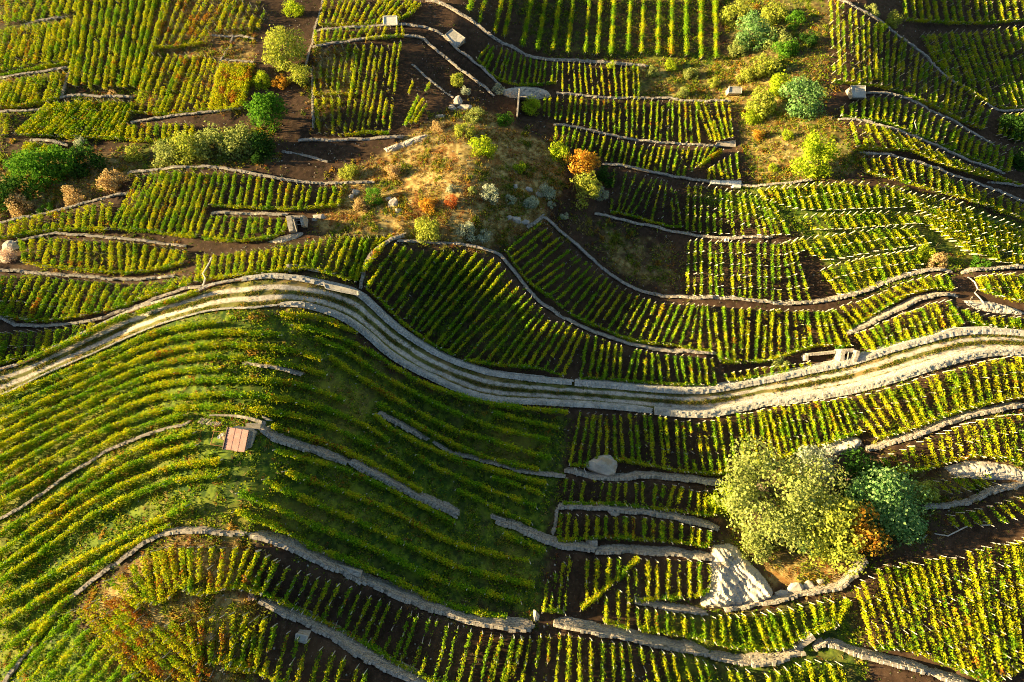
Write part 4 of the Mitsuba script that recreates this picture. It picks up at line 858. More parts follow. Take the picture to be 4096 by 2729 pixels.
TREES = [
 (1800,1150,140,'olive','tree','largest broad crowned olive green tree standing above the pale cliff',1.0,None,1.25),
 (1940,1232,98,'yolive','tree','yellow green tree with an orange right side at the cliff top',1.0,None,1.2,(1,1),('orange',10,.55)),
 (2040,1165,105,'blue','tree','blue green tree in shade at the right of the big group',.9,None,1.0),
 (1888,1068,52,'silver','tree','pale glaucous treetop behind the largest tree',.8,None,1.1),
 (2130,1135,36,'yolive','shrub','light bush standing out right of the blue green tree',1.1),
 (1668,1150,42,'lime','shrub','bright yellow green bush left of the largest tree'),
 (1868,1258,34,'blue','shrub','small blue green bush at the front of the big tree group',1.0),
 (1965,1110,78,'dark','tree','dark shaded tree between the largest tree and the blue green one',.7),
 (1740,1265,42,'olive','shrub','low olive green bush hanging over the pale cliff'),
 (2090,1215,45,'blue','shrub','shaded bush at the right foot of the tree group'),
 (1337,372,40,'orange','tree','orange autumn tree at the dark edge of the knoll',1.3,None,1.2),
 (1345,432,42,'yolive','tree','dull yellow tree in shade right under the orange one',1.0),
 (1285,350,28,'lime','shrub','yellow green bush beside the orange tree'),
 (1395,402,26,'dark','shrub','dark green bush right of the orange autumn tree'),
 (1383,447,18,'silver','shrub','grey bush on the bare plot under the orange tree'),
 (1127,442,26,'silver','shrub','largest silvery bush on the dry knoll',1.0),
 (1172,460,14,'silver','shrub','small silvery bush next to the largest one on the knoll'),
 (1222,468,21,'silver','shrub','silvery bush in the middle of the knoll shadow line'),
 (1256,442,22,'silver','shrub','silvery bush at the end of the small stone path'),
 (1266,471,10,'silver','shrub','tiny silvery bush below the stone path'),
 (1297,497,10,'silver','shrub','lone tiny grey bush in the dark hollow'),
 (1072,530,24,'silver','shrub','left one of two pale bushes above the dark fan field'),
 (1110,541,18,'silver','shrub','right one of two pale bushes above the dark fan field'),
 (1035,431,13,'silver','shrub','small pale bush in the centre of the dry knoll'),
 (1085,437,13,'olive','shrub','small olive bush left of the largest silvery one'),
 (1035,462,18,'red','shrub','rusty red round bush on the knoll'),
 (978,530,36,'yolive','shrub','yellow green bush at the foot of the dry knoll'),
 (1112,340,34,'lime','shrub','brightest yellow green bush near the top of the knoll'),
 (1090,262,24,'olive','shrub','upright olive bush at the crest of the knoll',1.3),
 (1068,300,26,'yolive','shrub','loose yellowish bush just under the knoll crest'),
 (1160,277,22,'green','shrub','dark green bush right of the knoll crest'),
 (1222,247,27,'lime','shrub','round light green bush before a small white wall'),
 (1050,185,20,'yolive','shrub','light bush standing on the bare brown terrace'),
 (1070,208,12,'silver','shrub','narrow grey green bush under the light bush on bare ground',1.5),
 (1145,206,15,'silver','shrub','grey bush at the end of a long bent wall'),
 (860,455,26,'green','shrub','green bush low on the left of the knoll'),
 (830,475,20,'tan','shrub','pale dry bush at the left foot of the knoll'),
 (905,395,24,'tan','shrub','dry brown bush on the left slope of the knoll'),
 (800,395,26,'yolive','shrub','tangled yellow bush at the left corner of the knoll'),
 (985,470,22,'orange','shrub','orange bush in the lower middle of the knoll'),
 (1195,385,16,'lime','shrub','small bright bush among dry grass right of the knoll crest'),
 (1005,290,18,'tan','shrub','straw coloured bush at the upper left of the knoll'),
 (645,105,54,'yolive','tree','upper round yellow green tree beside the boundary wall',.9,None,1.2),
 (608,250,56,'green','tree','bright green round tree below the fuzzy yellow plot',.9,None,1.25),
 (600,185,26,'lime','shrub','yellow green bush between the two round trees'),
 (672,18,26,'lime','shrub','bright bush at the top edge above the round tree'),
 (690,175,30,'yolive','shrub','yellow brown brush by the boundary wall corner'),
 (640,190,24,'orange','shrub','ochre brush between the round trees'),
 (380,352,40,'olive','shrub','left end bush of the long hedge'),
 (432,342,45,'yolive','shrub','second bush from the left in the long hedge'),
 (487,330,48,'olive','shrub','middle bush of the long hedge'),
 (545,325,48,'olive','shrub','fourth bush from the left in the long hedge'),
 (600,335,38,'dark','shrub','dark right end bush of the long hedge'),
 (60,390,62,'green','shrub','broad dark green thicket at the left edge'),
 (130,372,52,'green','shrub','thicket right of the broad one at the left edge'),
 (20,440,46,'dark','shrub','shadowed thicket bush touching the left edge'),
 (195,368,42,'dark','shrub','dark bush at the right end of the left thicket'),
 (135,395,20,'lime','shrub','bright yellow bush inside the left thicket'),
 (255,412,34,'tan','shrub','orange brown feathery bush above the separate rows'),
 (100,482,18,'green','shrub','small green bush in dry grass at the left'),
 (40,470,30,'tan','shrub','pale dry brush at the left edge'),
 (160,450,30,'tan','shrub','pale dry brush right of the small green bush'),
 (256,215,13,'tan','shrub','tan bush at the foot of the tallest striped field'),
 (180,322,16,'silver','shrub','pale bush beside the tiny fan plot'),
 (300,355,24,'yolive','shrub','low yellowish brush left of the hedge'),
 (590,365,18,'dark','shrub','small dark bush under the right end of the hedge'),
 (15,590,22,'pink','shrub','pale pinkish dry bush at the left end of a terrace'),
 (1735,72,46,'blue','tree','pale blue green tree in the gully at the top',.9,None,1.2),
 (1695,30,36,'yolive','shrub','yellowish bush at the head of the gully'),
 (1785,28,36,'yolive','shrub','light bush behind the pale blue green tree'),
 (1790,85,34,'olive','shrub','olive bush right of the pale blue green tree'),
 (1700,110,26,'olive','shrub','olive bush at the left edge of the gully'),
 (1760,150,36,'yolive','shrub','yellow bush in the middle of the gully'),
 (1808,112,30,'green','shrub','green bush at the shaded side of the gully'),
 (1715,175,24,'yolive','shrub','small yellow bush beside the stone hut in the gully'),
 (1848,222,50,'blue','tree','pale green feathery tree in the lower gully',1.0,None,1.25),
 (1760,240,42,'yolive','shrub','yellow green bush left of the feathery tree'),
 (1735,265,26,'lime','shrub','bright yellow bush at the gully bottom'),
 (1800,200,34,'lime','shrub','bright bush above the feathery tree'),
 (1745,310,18,'orange','shrub','orange bush in the gully grass'),
 (1812,312,16,'lime','shrub','small lime bush below the feathery tree'),
 (1778,385,13,'lime','shrub','tiny yellow bush in the gully clearing'),
 (1880,362,54,'lime','tree','lone round light green tree in the gully clearing',.85,None,1.3),
 (1862,90,22,'dark','shrub','shaded bush right of the gully'),
 (1835,45,26,'green','shrub','green bush at the upper right of the gully'),
 (2055,44,22,'yolive','shrub','pale yellow bush above the long slanting wall at the top right'),
 (2003,28,22,'olive','shrub','olive bush left of the pale yellow one at the top right'),
 (2030,60,14,'lime','shrub','small bright bush at the top right corner path'),
 (2342,295,38,'dark','shrub','dark bush at the right edge below the long wall'),
 (2350,365,30,'dark','shrub','second dark bush at the right edge'),
 (2257,604,22,'green','shrub','green bush at the gully head near the right edge'),
 (2160,602,26,'tan','shrub','tan brush at the end of the long pale wall'),
 (2130,580,24,'lime','shrub','yellow green bush in the lit field end'),
 (1935,800,16,'green','shrub','green bush above the stone shelter'),
 (1800,838,20,'olive','shrub','olive bush in the rough grass beside the shelter'),
 (578,1370,13,'pink','shrub','pale pink tuft bush at the end of the orange plot'),
 (1545,150,18,'lime','shrub','light bush at the edge of the rough green patch'),
 (1500,165,16,'olive','shrub','olive bush at the left of the rough green patch'),
 (1590,170,18,'olive','shrub','olive bush in the middle of the rough green patch'),
 (1640,190,16,'yolive','shrub','yellowish bush at the right of the rough green patch'),
 (1570,210,16,'olive','shrub','low bush at the bottom of the rough green patch'),
 (1405,148,12,'lime','shrub','tiny bush on the wall below the wide rows'),
]
for tdef in TREES:
    plant(*tdef)

# ---------------------------------------------------------------- grass, scrub and weeds: nobody could count these
def scatter(weight, n, jitter=True):
    """n ground points, drawn by a weight on the grid"""
    w = np.clip(weight, 0, None).ravel(); cdf = np.cumsum(w); cdf /= cdf[-1]
    k = np.searchsorted(cdf, rng.random(n))
    x = XX.ravel()[k] + rng.uniform(-CELL / 2, CELL / 2, n); y = YY.ravel()[k] + rng.uniform(-CELL / 2, CELL / 2, n)
    return np.c_[x, y, ground(x, y)]
UU, VV = w2d(XX, YY, ZZ)
VIEW = (UU > -40) & (UU < 2395) & (VV > -40) & (VV < 1610)
dtr, ktr = track_tree.query(np.stack([XX.ravel(), YY.ravel()], 1)); dtr = dtr.reshape(XX.shape); ktr = ktr.reshape(XX.shape)
ON = dtr < np.minimum(wu, wl)[ktr] - .2
def tufts(p, per, h0, h1, spread, pal, wid=.05, flop=.5):
    n = len(p); m = n * per
    b = np.repeat(p, per, 0); b[:, :2] += rng.normal(0, spread, (m, 2)); b[:, 2] = ground(b[:, 0], b[:, 1]) - .02
    d = np.c_[rng.normal(0, flop, (m, 2)), np.ones(m)]; d /= np.linalg.norm(d, axis=1, keepdims=True)
    h = rng.uniform(h0, h1, m)[:, None]
    a = np.cross(d, rng.normal(size=(m, 3))); a /= np.linalg.norm(a, axis=1, keepdims=True)
    w = (wid * rng.uniform(.6, 1.4, m))[:, None]
    v = np.stack([b - a * w, b + a * w, b + d * h], 1).reshape(-1, 3)
    P = np.array(pal); tone = np.repeat(rng.integers(0, len(P), n), per)
    col = P[tone] * rng.uniform(.75, 1.25, (m, 1))
    return v, np.arange(3 * m).reshape(-1, 3), np.repeat(np.clip(col, 0, .9), 3, 0)
clump = meshkit.fbm(np.stack([XX * .5, YY * .5, XX * 0], -1), 3, 21)
clump2 = meshkit.fbm(np.stack([XX * .3, YY * .3, XX * 0], -1), 3, 33)
cl = np.clip((clump - .38) * 4, 0.05, 1.2)
g = [tufts(scatter(GREEN * VIEW * ~ON * cl * (1 - .7 * DRY), 30000), 7, .14, .38, .13, [(.10,.20,.015),(.17,.26,.02),(.25,.31,.025),(.33,.33,.05),(.08,.15,.02)], .055)]
gp = scatter(GREEN * VIEW * ~ON * cl * (1 - .8 * DRY), 52000)
gn = rng.normal(0, .6, (len(gp), 3)) + [-.3, 0, .9]; gn /= np.linalg.norm(gn, axis=1, keepdims=True)
gv, gf = leaf_quads(gp + np.c_[np.zeros((len(gp), 2)), rng.uniform(.06, .42, len(gp))], rng.uniform(.14, .34, len(gp)), gn)
gc = np.array([(.12,.26,.012),(.20,.34,.014),(.30,.40,.016),(.40,.44,.02),(.08,.17,.012)])[rng.integers(0, 5, len(gp))] * rng.uniform(.8, 1.2, (len(gp), 1))
g.append((gv, gf, np.repeat(gc, 4, 0)))
m = merge(g); put('slope_grass', m[:2], 'leaf', color=m[2]); tag('slope_grass', 'autumn grass growing between the vine rows', 'grass', kind='stuff')
g = [tufts(scatter(DRY * VIEW * ~ON * np.clip((clump - .32) * 4, .08, 1.2), 17000), 9, .25, .8, .16, [(.44,.34,.14),(.36,.25,.09),(.50,.42,.22),(.32,.16,.05),(.28,.10,.03),(.34,.32,.06)], .045),
     tufts(scatter(DRY * VIEW * ~ON * np.clip((clump2 - .5) * 8, 0, 1), 2600), 22, .3, .9, .30, [(.16,.24,.02),(.26,.32,.03),(.34,.33,.05),(.40,.24,.04),(.10,.16,.02)], .10, .8)]
m = merge(g); put('dry_scrub', m[:2], 'leaf', color=m[2]); tag('dry_scrub', 'dry grass and low scrub on the knoll and gully', 'scrub', kind='stuff')
bare = VIEW * ~ON * np.clip(1 - GREEN - DRY, 0.05, 1) * np.clip((clump - .42) * 5, .05, 1)
g = [tufts(scatter(bare, 12000), 5, .06, .22, .10, [(.06,.13,.015),(.10,.18,.02),(.14,.12,.04),(.20,.16,.08)], .06, .9)]
m = merge(g); put('weeds', m[:2], 'leaf', color=m[2]); tag('weeds', 'scattered weeds on the brown terrace soil', 'weeds', kind='stuff')
# turf of the track: the middle strip and the verges
k = rng.integers(0, NR, 13000); lane = rng.choice([.50, .06, .93, .17, .84], 13000, p=[.42, .15, .2, .1, .13]) + rng.normal(0, .035, 13000)
lane = np.clip(lane, .02, .98)
q = centre[k] + rng.normal(0, .12, (13000, 2)) + nr[k] * ((wu[k] * (1 - lane) - wl[k] * lane))[:, None]
patchy = meshkit.fbm(np.c_[q * .35, q[:, 0] * 0], 3, 44); q = q[patchy + rng.normal(0, .08, len(q)) > .44]
p3 = np.c_[q, ground(q[:, 0], q[:, 1])]
tv, tf, tc = tufts(p3, 6, .14, .32, .12, [(.14,.20,.02),(.22,.26,.03),(.34,.30,.08),(.40,.28,.11),(.10,.15,.02)], .055)
tv[:, 2] += .10
put('track_grass', (tv, tf), 'leaf', color=tc); tag('track_grass', 'tufts of grass along the middle and verges of the gravel track', 'grass', kind='stuff')
# loose stones on the soil
sp = scatter(bare + .6 * DRY * VIEW, 5200); sz = rng.uniform(.05, .20, (len(sp), 1)) * rng.uniform(.6, 1.3, (len(sp), 3))
an = rng.uniform(0, 6.28, len(sp)); ax = np.c_[np.cos(an), np.sin(an), an * 0]; ay = np.c_[-np.sin(an), np.cos(an), an * 0]
put('loose_stones', blocks(sp + [0, 0, .02], ax, ay, np.tile([0, 0, 1.], (len(sp), 1)), sz, .3), 'pale_stone'); tag('loose_stones', 'small loose stones lying about the terraces', 'stones', kind='stuff')

# ---------------------------------------------------------------- rocks
from scipy.spatial import ConvexHull
def rock_mesh(c, r, sq=(1, 1, .7), yaw=0.0, pts=22, sub=2):
    q = rng.normal(size=(pts, 3)); q /= np.linalg.norm(q, axis=1, keepdims=True); q *= rng.uniform(.8, 1.1, (pts, 1))
    h = trimesh.convex.convex_hull(q)
    v, f = h.vertices, h.faces
    for _ in range(sub): v, f = trimesh.remesh.subdivide(v, f)
    d = meshkit.fbm(v * 2.4 + rng.uniform(0, 99, 3), 4) - .5
    lay = np.abs(((v[:, 2] * 2.2 + v[:, 0] * 1.3) % 1) - .5)
    v = v * (1 + .30 * d + .10 * lay)[:, None] * np.array(sq) * r
    ca, sa = math.cos(yaw), math.sin(yaw)
    v = np.c_[v[:, 0] * ca - v[:, 1] * sa, v[:, 0] * sa + v[:, 1] * ca, v[:, 2]]
    return v + c, f
ROCKS = [
 ('pale grey boulder leaning against a terrace wall', [(1383,1076,33,1.25,.95,.85)]),
 ('row of white rocks along the foot of the orange grass', [(1800,1368,14,1.5,.8,.6),(1832,1354,17,1.4,.9,.7),(1862,1346,13,1.3,.8,.6),(1888,1338,9,1.2,1,.7)]),
 ('wedge of grey rubble rock at the end of a thin wall', [(1052,236,14,.8,1.3,.5),(1066,248,15,1.3,.7,.5),(1040,248,10,1,1,.5)]),
 ('white rock beside the ruined stone hut', [(733,499,12,1.4,.7,.5),(722,506,7,1,1,.6)]),
 ('white rocks in the middle of the dry knoll', [(903,470,14,1,1.2,.5),(914,484,9,1,1,.5),(893,458,8,1,1,.6)]),
 ('small pale rocks at the lower left of the knoll', [(818,443,11,1.2,.8,.5),(806,452,7,1,1,.6)]),
 ('grey rocks at the left end of a clumped terrace', [(24,570,20,1,.9,.5),(14,598,14,1,1,.5),(44,556,11,1.3,.8,.5)]),
 ('rubble rocks under the pointed corner of the dark terraces', [(1187,506,13,1.5,.8,.5),(1206,512,10,1.2,.8,.5),(1168,500,9,1.2,.8,.5)]),
 ('jagged grey rock stub between two walls at the bottom', [(1231,1417,13,.8,1.3,1.0)]),
 ('white stone on top of the bright curved wall', [(471,1216,8,1.4,.8,.6)]),
 ('rock set beside the little stair in the wall', [(1412,1178,13,1.4,.8,.6)]),
 ('pale rocks scattered in the shaded hollow of the knoll', [(1240,448,10,1.2,.8,.5),(1216,436,9,1.3,.8,.5),(1185,430,8,1,1,.5)]),
 ('pale tumbled rocks at the end of the terraced wedge', [(1092,262,8,1,1,.5),(1010,268,9,1.3,.8,.5)]),
]
for words, rs in ROCKS:
    key = None
    for (u, v, r, a, b, cz) in rs:
        g0 = onto(px('D', [[u, v]]), .3)[0]; R = r * 1.7407 / F * (H - g0[2])
        mesh = rock_mesh(g0 + [0, 0, R * cz * .12], R, (a, b, cz), rng.uniform(-.3, .3))
        if key is None:
            key = numbered('rock_outcrop' if len(rs) > 1 else 'boulder')
            if len(rs) == 1: put(key, mesh, 'rock_face')
        if len(rs) > 1: part(key, 'rock', mesh, 'rock_face')
    tag(key, words, 'rock')

def outcrop(poly, hmax, words, lean=(0.0, 0.0), ang=.6):
    """a sheet of layered, jointed rock breaking out of the slope inside a picture polygon"""
    w = onto(px('D', smooth_line(np.array(poly + poly[:1], float), 1)), .4)[:, :2]; P = shapely.Polygon(w).buffer(0)
    st = .17; x0, y0, x1, y1 = P.bounds; gx, gy = np.meshgrid(np.arange(x0 - .3, x1 + .3, st), np.arange(y0 - .3, y1 + .3, st))
    bd = np.array(P.exterior.segmentize(.2).coords); d = cKDTree(bd).query(np.stack([gx.ravel(), gy.ravel()], 1))[0].reshape(gx.shape)
    ins = shapely.contains_xy(P, gx, gy); d = np.where(ins, d, -d)
    ca, sa = math.cos(ang), math.sin(ang); a = gx * ca + gy * sa; b = -gx * sa + gy * ca
    warp = meshkit.fbm(np.stack([a * .5, b * .5, a * 0], -1), 3, 11) * 2.2
    lay = (b * 1.1 + warp) ; stp = np.floor(lay) + np.clip((lay - np.floor(lay)) * 3.2, 0, 1)
    big = meshkit.fbm(np.stack([a * .28, b * .28, a * 0], -1), 3, 12); crk = np.abs(meshkit.fbm(np.stack([a * 1.5, b * .5, a * 0], -1), 3, 13) - .5)
    hh = hmax * np.clip(d / 1.1, 0, 1) ** .8 * (.15 + 1.5 * big ** 1.3) + .35 * hmax * (stp - lay) * np.clip(d / .6, 0, 1) - np.clip(.05 - crk, 0, 1) * 5 * np.clip(d / .5, 0, 1)
    hh += .22 * (meshkit.fbm(np.stack([gx * 2.5, gy * 2.5, gx * 0], -1), 3, 14) - .5)
    z = ground(gx, gy) + np.where(d > 0, hh, -.25)
    vid = np.arange(gx.size).reshape(gx.shape); ok = (d > -.3); q = np.stack([vid[:-1, :-1], vid[:-1, 1:], vid[1:, 1:], vid[1:, :-1]], -1).reshape(-1, 4)
    q = q[ok.ravel()[q].all(1)]; used = np.unique(q); mp = np.full(gx.size, -1); mp[used] = np.arange(len(used))
    key = numbered('rock_outcrop'); put(key, (np.stack([gx, gy, z], -1).reshape(-1, 3)[used], mp[q]), 'rock_face'); tag(key, words, 'rock')
outcrop([(1640,1255),(1690,1250),(1715,1285),(1760,1330),(1785,1370),(1740,1392),(1660,1400),(1600,1395),(1635,1350),(1630,1300)], 1.7, 'pale fractured cliff dropping away beneath the big trees', ang=2.2)
outcrop([(1880,1030),(1960,1000),(1990,1015),(1960,1045),(1900,1050)], 1.2, 'shaded rock face left of the sunlit wall at the right', ang=.3)
outcrop([(2170,1075),(2240,1055),(2353,1075),(2400,1110),(2300,1105),(2200,1100)], .9, 'bare sunlit rock on the eroded bank at the right edge', ang=.2)
outcrop([(1150,205),(1200,196),(1245,200),(1268,215),(1255,228),(1200,226),(1160,222)], 1.1, 'grey bare rock spur between the upper terraces', ang=1.0)
outcrop([(2215,690),(2260,688),(2330,705),(2370,725),(2290,722),(2230,706)], .9, 'pale eroded rock in the small gully above the concrete tank', ang=.1)
outcrop([(880,340),(930,322),(975,305),(990,312),(940,335),(890,352)], .8, 'pale rock along the upper left crest of the knoll', ang=.5)
outcrop([(610,556),(650,540),(700,530),(690,545),(640,560)], .7, 'grey rock by the sunny path under the ruin', ang=.5)
# ---------------------------------------------------------------- buildings and small constructions
def paint(mesh, col, var=.06):
    v, f = mesh; c = np.clip(np.array(col)[None] * (1 + rng.normal(0, var, (len(v), 1))), 0, 1)
    return v, f, c
def solid(top, bottom):
    """prism between two rings of the same length (n x 3)"""
    n = len(top); v = np.vstack([top, bottom]); f = []
    for i in range(n):
        j = (i + 1) % n; f += [[i, n + i, n + j], [i, n + j, j]]
    for i in range(1, n - 1): f += [[0, i, i + 1], [n, n + i + 1, n + i]]
    return v, np.array(f)
def at_z(p, z):
    p = np.asarray(p, float); return np.c_[(p[:, 0] - CX) / F * (H - z), -(p[:, 1] - CY) / F * (H - z), np.full(len(p), z)]
def ring_on(c, pts, h):
    """picture corners -> level ring h metres above the ground at its middle"""
    p = px(c, pts); g = onto(p.mean(0, keepdims=True), h)[0]
    return at_z(p, g[2] + h), g
def bar(p0, p1, r): return sticks(np.array([p0]), np.array([p1]), r)
def sheet(a, b, c, d, waves, amp, th=.02, nu=None):
    """corrugated sheet over the four corners a b (along the waves' crest line) c d"""
    nu = nu or waves * 6; s = np.linspace(0, 1, nu + 1); t = np.linspace(0, 1, 3)
    n = np.cross(b - a, d - a); n = n / np.linalg.norm(n); n = n if n[2] > 0 else -n
    P = lambda s_, t_: a + (b - a) * s_ + (d - a) * t_ + (a - b + c - d) * s_ * t_
    v = []
    for off in (0, -th):
        for ti in t:
            for si in s: v.append(P(si, ti) + n * (amp * math.sin(si * waves * 2 * math.pi) + off))
    v = np.array(v); m = nu + 1; vid = np.arange(len(v)).reshape(2, 3, m); q = []
    for k in (0, 1):
        w = np.stack([vid[k, :-1, :-1], vid[k, :-1, 1:], vid[k, 1:, 1:], vid[k, 1:, :-1]], -1).reshape(-1, 4); q.append(w if k == 0 else w[:, ::-1])
    for e in (np.stack([vid[0, 0], vid[1, 0]]), np.stack([vid[0, -1], vid[1, -1]]), np.stack([vid[0, :, 0], vid[1, :, 0]]), np.stack([vid[0, :, -1], vid[1, :, -1]])):
        q.append(np.stack([e[0, :-1], e[0, 1:], e[1, 1:], e[1, :-1]], -1))
    q = np.vstack(q)
    return v, np.vstack([q[:, [0, 1, 2]], q[:, [0, 2, 3]]])
def shrink(r, k): m = r.mean(0); return m + (r - m) * k

def slab_hut(c, pts, h, th, words, cat, roof='concrete', wall='dry_stone', name='stone_hut', over=.94):
    r, g = ring_on(c, pts, h)
    key = numbered(name)
    low = r.copy(); low[:, 2] -= th
    part(key, 'roof', solid(r, low), roof)
    w = shrink(low, over); w[:, 2] += .01
    b = w.copy(); b[:, 2] = ground(w[:, 0], w[:, 1]) - .6; b[:, 2] = np.minimum(b[:, 2], w[:, 2] - .3)
    part(key, 'wall', solid(w, b), wall)
    for i in range(len(r)):                              # raised rim of the roof
        a, d = shrink(r, .97)[i], shrink(r, .97)[(i + 1) % len(r)]
        part(key, 'roof_edge', bar(a + [0, 0, .03], d + [0, 0, .03], .07), roof)
    tag(key, words, cat)
    return key, r, g
slab_hut('R2', [(1043,127),(1153,125),(1155,198),(1045,200)], 2.2, .22, 'white flat roofed hut among the top rows', 'hut', 'pale_concrete')
slab_hut('R2', [(1585,225),(1690,300),(1615,378),(1528,270)], 1.8, .2, 'tilted grey slab roof beside a bent wall', 'hut')
slab_hut('R3', [(1795,678),(1897,685),(1895,732),(1790,730)], 2.0, .25, 'small grey stone hut at the edge of the gully', 'hut')
slab_hut('R4', [(800,672),(915,672),(915,765),(812,765)], 2.2, .2, 'square grey flat roof in the dark staked field', 'hut')
slab_hut('S6', [(207,678),(258,690),(250,722),(203,708)], 1.3, .15, 'small concrete box among the bottom rows', 'cistern', name='cistern')
slab_hut('R7', [(1768,497),(1793,499),(1792,521),(1767,519)], .9, .12, 'tiny white box on a thin wall in the dark field', 'cistern', 'pale_concrete', 'concrete', 'cistern')
slab_hut('S3', [(70,375),(350,402),(352,448),(230,425),(110,412)], 1.1, .2, 'long concrete block on the valley edge of the track', 'concrete block', 'concrete', 'concrete', 'concrete_block', .99)
slab_hut('R8', [(1520,1225),(1610,1198),(1885,1190),(1885,1226),(1625,1236),(1530,1246)], 1.6, .2, 'white concrete tank beside the track at the right', 'tank', 'pale_concrete', 'pale_concrete', 'water_tank', .98)
slab_hut('R6', [(575,850),(700,874),(852,912),(852,944),(700,915),(590,890)], 1.3, .25, 'smooth grey concrete wall block above the track bend', 'concrete wall', 'concrete', 'concrete', 'concrete_block', .99)
slab_hut('S2', [(1893,1490),(2006,1527),(2000,1546),(1888,1512)], .9, .2, 'squared stone block at the end of the paved wall', 'stone block', 'dry_stone', 'dry_stone', 'stone_block', .98)
slab_hut('R3', [(1700,1118),(1846,1104),(1846,1152),(1685,1144)], .5, .2, 'pale stone ramp at the right end of a long wall', 'ramp', 'pale_stone', 'dry_stone', 'stone_ramp', .99)
slab_hut('S6', [(205,292),(268,330),(262,345),(200,308)], 1.0, .25, 'first flat stone parapet on the wide rubble wall', 'parapet', 'pale_stone', 'dry_stone', 'stone_parapet', .99)
slab_hut('S6', [(280,330),(500,405),(492,425),(390,385),(276,345)], 1.1, .25, 'longer flat stone parapet on the wide rubble wall', 'parapet', 'pale_stone', 'dry_stone', 'stone_parapet', .99)

# white corrugated roof
r, g = ring_on('R3', [(1650,1415),(1893,1418),(1893,1456),(1652,1440)], 2.1)
key = numbered('tin_shed')
for i in range(6):
    a, b = r[0] + (r[1] - r[0]) * (i / 6 + .004), r[0] + (r[1] - r[0]) * ((i + 1) / 6 - .004)
    d, c_ = r[3] + (r[2] - r[3]) * (i / 6 + .004), r[3] + (r[2] - r[3]) * ((i + 1) / 6 - .004)
    up_ = np.array([0, 0, .02 * (i % 2)])
    part(key, 'roof_sheet', sheet(a + up_, b + up_, c_ + up_, d + up_, 5, .025), 'white_tin')
w = shrink(r, .95); w[:, 2] -= .08; b = w.copy(); b[:, 2] = np.minimum(ground(w[:, 0], w[:, 1]) - .5, w[:, 2] - .4)
part(key, 'wall', solid(w, b), 'grey_wood')
r2, _ = ring_on('R3', [(1828,1452),(1890,1455),(1888,1474),(1832,1468)], 1.2); l2 = r2.copy(); l2[:, 2] -= 1.6
part(key, 'lean_to', solid(r2, l2), 'pale_concrete')
tag(key, 'white corrugated tin roof at the lower right of the bare rows', 'shed')

# red roofed hut: corners on a 3.3625 times enlargement whose corner lies at (800, 1640)
def q7(pts): return np.asarray(pts, float) / 3.3625 + [800, 1640]
def ring7(pts, h):
    p = q7(pts); g = onto(p.mean(0, keepdims=True), h)[0]; return at_z(p, g[2] + h), g
r, g = ring7([(380,235),(665,272),(602,565),(312,533)], 2.3)
r[:, 2] += [-.22, .2, .2, -.22]
key = numbered('roofed_hut')
for i in range(6):
    for k in range(2):
        s0, s1 = i / 6 + .003, (i + 1) / 6 - .003
        t0, t1 = (0, .53) if k == 0 else (.5, 1 + rng.uniform(-.015, .02))
        P = lambda s, t: r[0] + (r[1] - r[0]) * s + (r[3] - r[0]) * t + (r[0] - r[1] + r[2] - r[3]) * s * t
        dz = np.array([0, 0, .03 * (i % 2) + .035 * (1 - k)])
        # the waves run across the hut, so the crest counts along the short side
        part(key, 'roof_sheet', sheet(P(s0, t0) + dz, P(s0, t1) + dz, P(s1, t1) + dz, P(s1, t0) + dz, 7, .022), 'red_tin')
part(key, 'fascia_board', bar(r[0] + [-.12, .02, -.05], r[3] + [-.12, -.02, -.05], .11), 'dark_wood')
part(key, 'edge_strip', bar(r[1] + [.03, 0, 0], r[2] + [.03, 0, 0], .05), 'dark_wood')
w = shrink(r, .92); w[:, 2] -= .14; b = w.copy(); b[:, 2] = ground(w[:, 0], w[:, 1]) - .5
part(key, 'wall', solid(w, b), 'dry_stone')
la, _ = ring7([(672,282),(716,300),(680,515),(615,525)], 1.25)
for i in range(9):
    t0, t1 = i / 9, (i + .86) / 9
    qd = np.array([la[0] + (la[3] - la[0]) * t0, la[1] + (la[2] - la[1]) * t0, la[1] + (la[2] - la[1]) * t1, la[0] + (la[3] - la[0]) * t1]); qd[:, 2] += rng.uniform(-.02, .02)
    lo_ = qd.copy(); lo_[:, 2] -= .05; part(key, 'side_plank', solid(qd, lo_), 'grey_wood')
lw = shrink(la, .93); lw[:, 2] -= .06; lb = lw.copy(); lb[:, 2] = ground(lw[:, 0], lw[:, 1]) - .4
part(key, 'lower_wall', solid(lw, lb), 'pale_stone')
tag(key, 'small stone hut with a reddish corrugated roof on the grassy hump', 'hut')
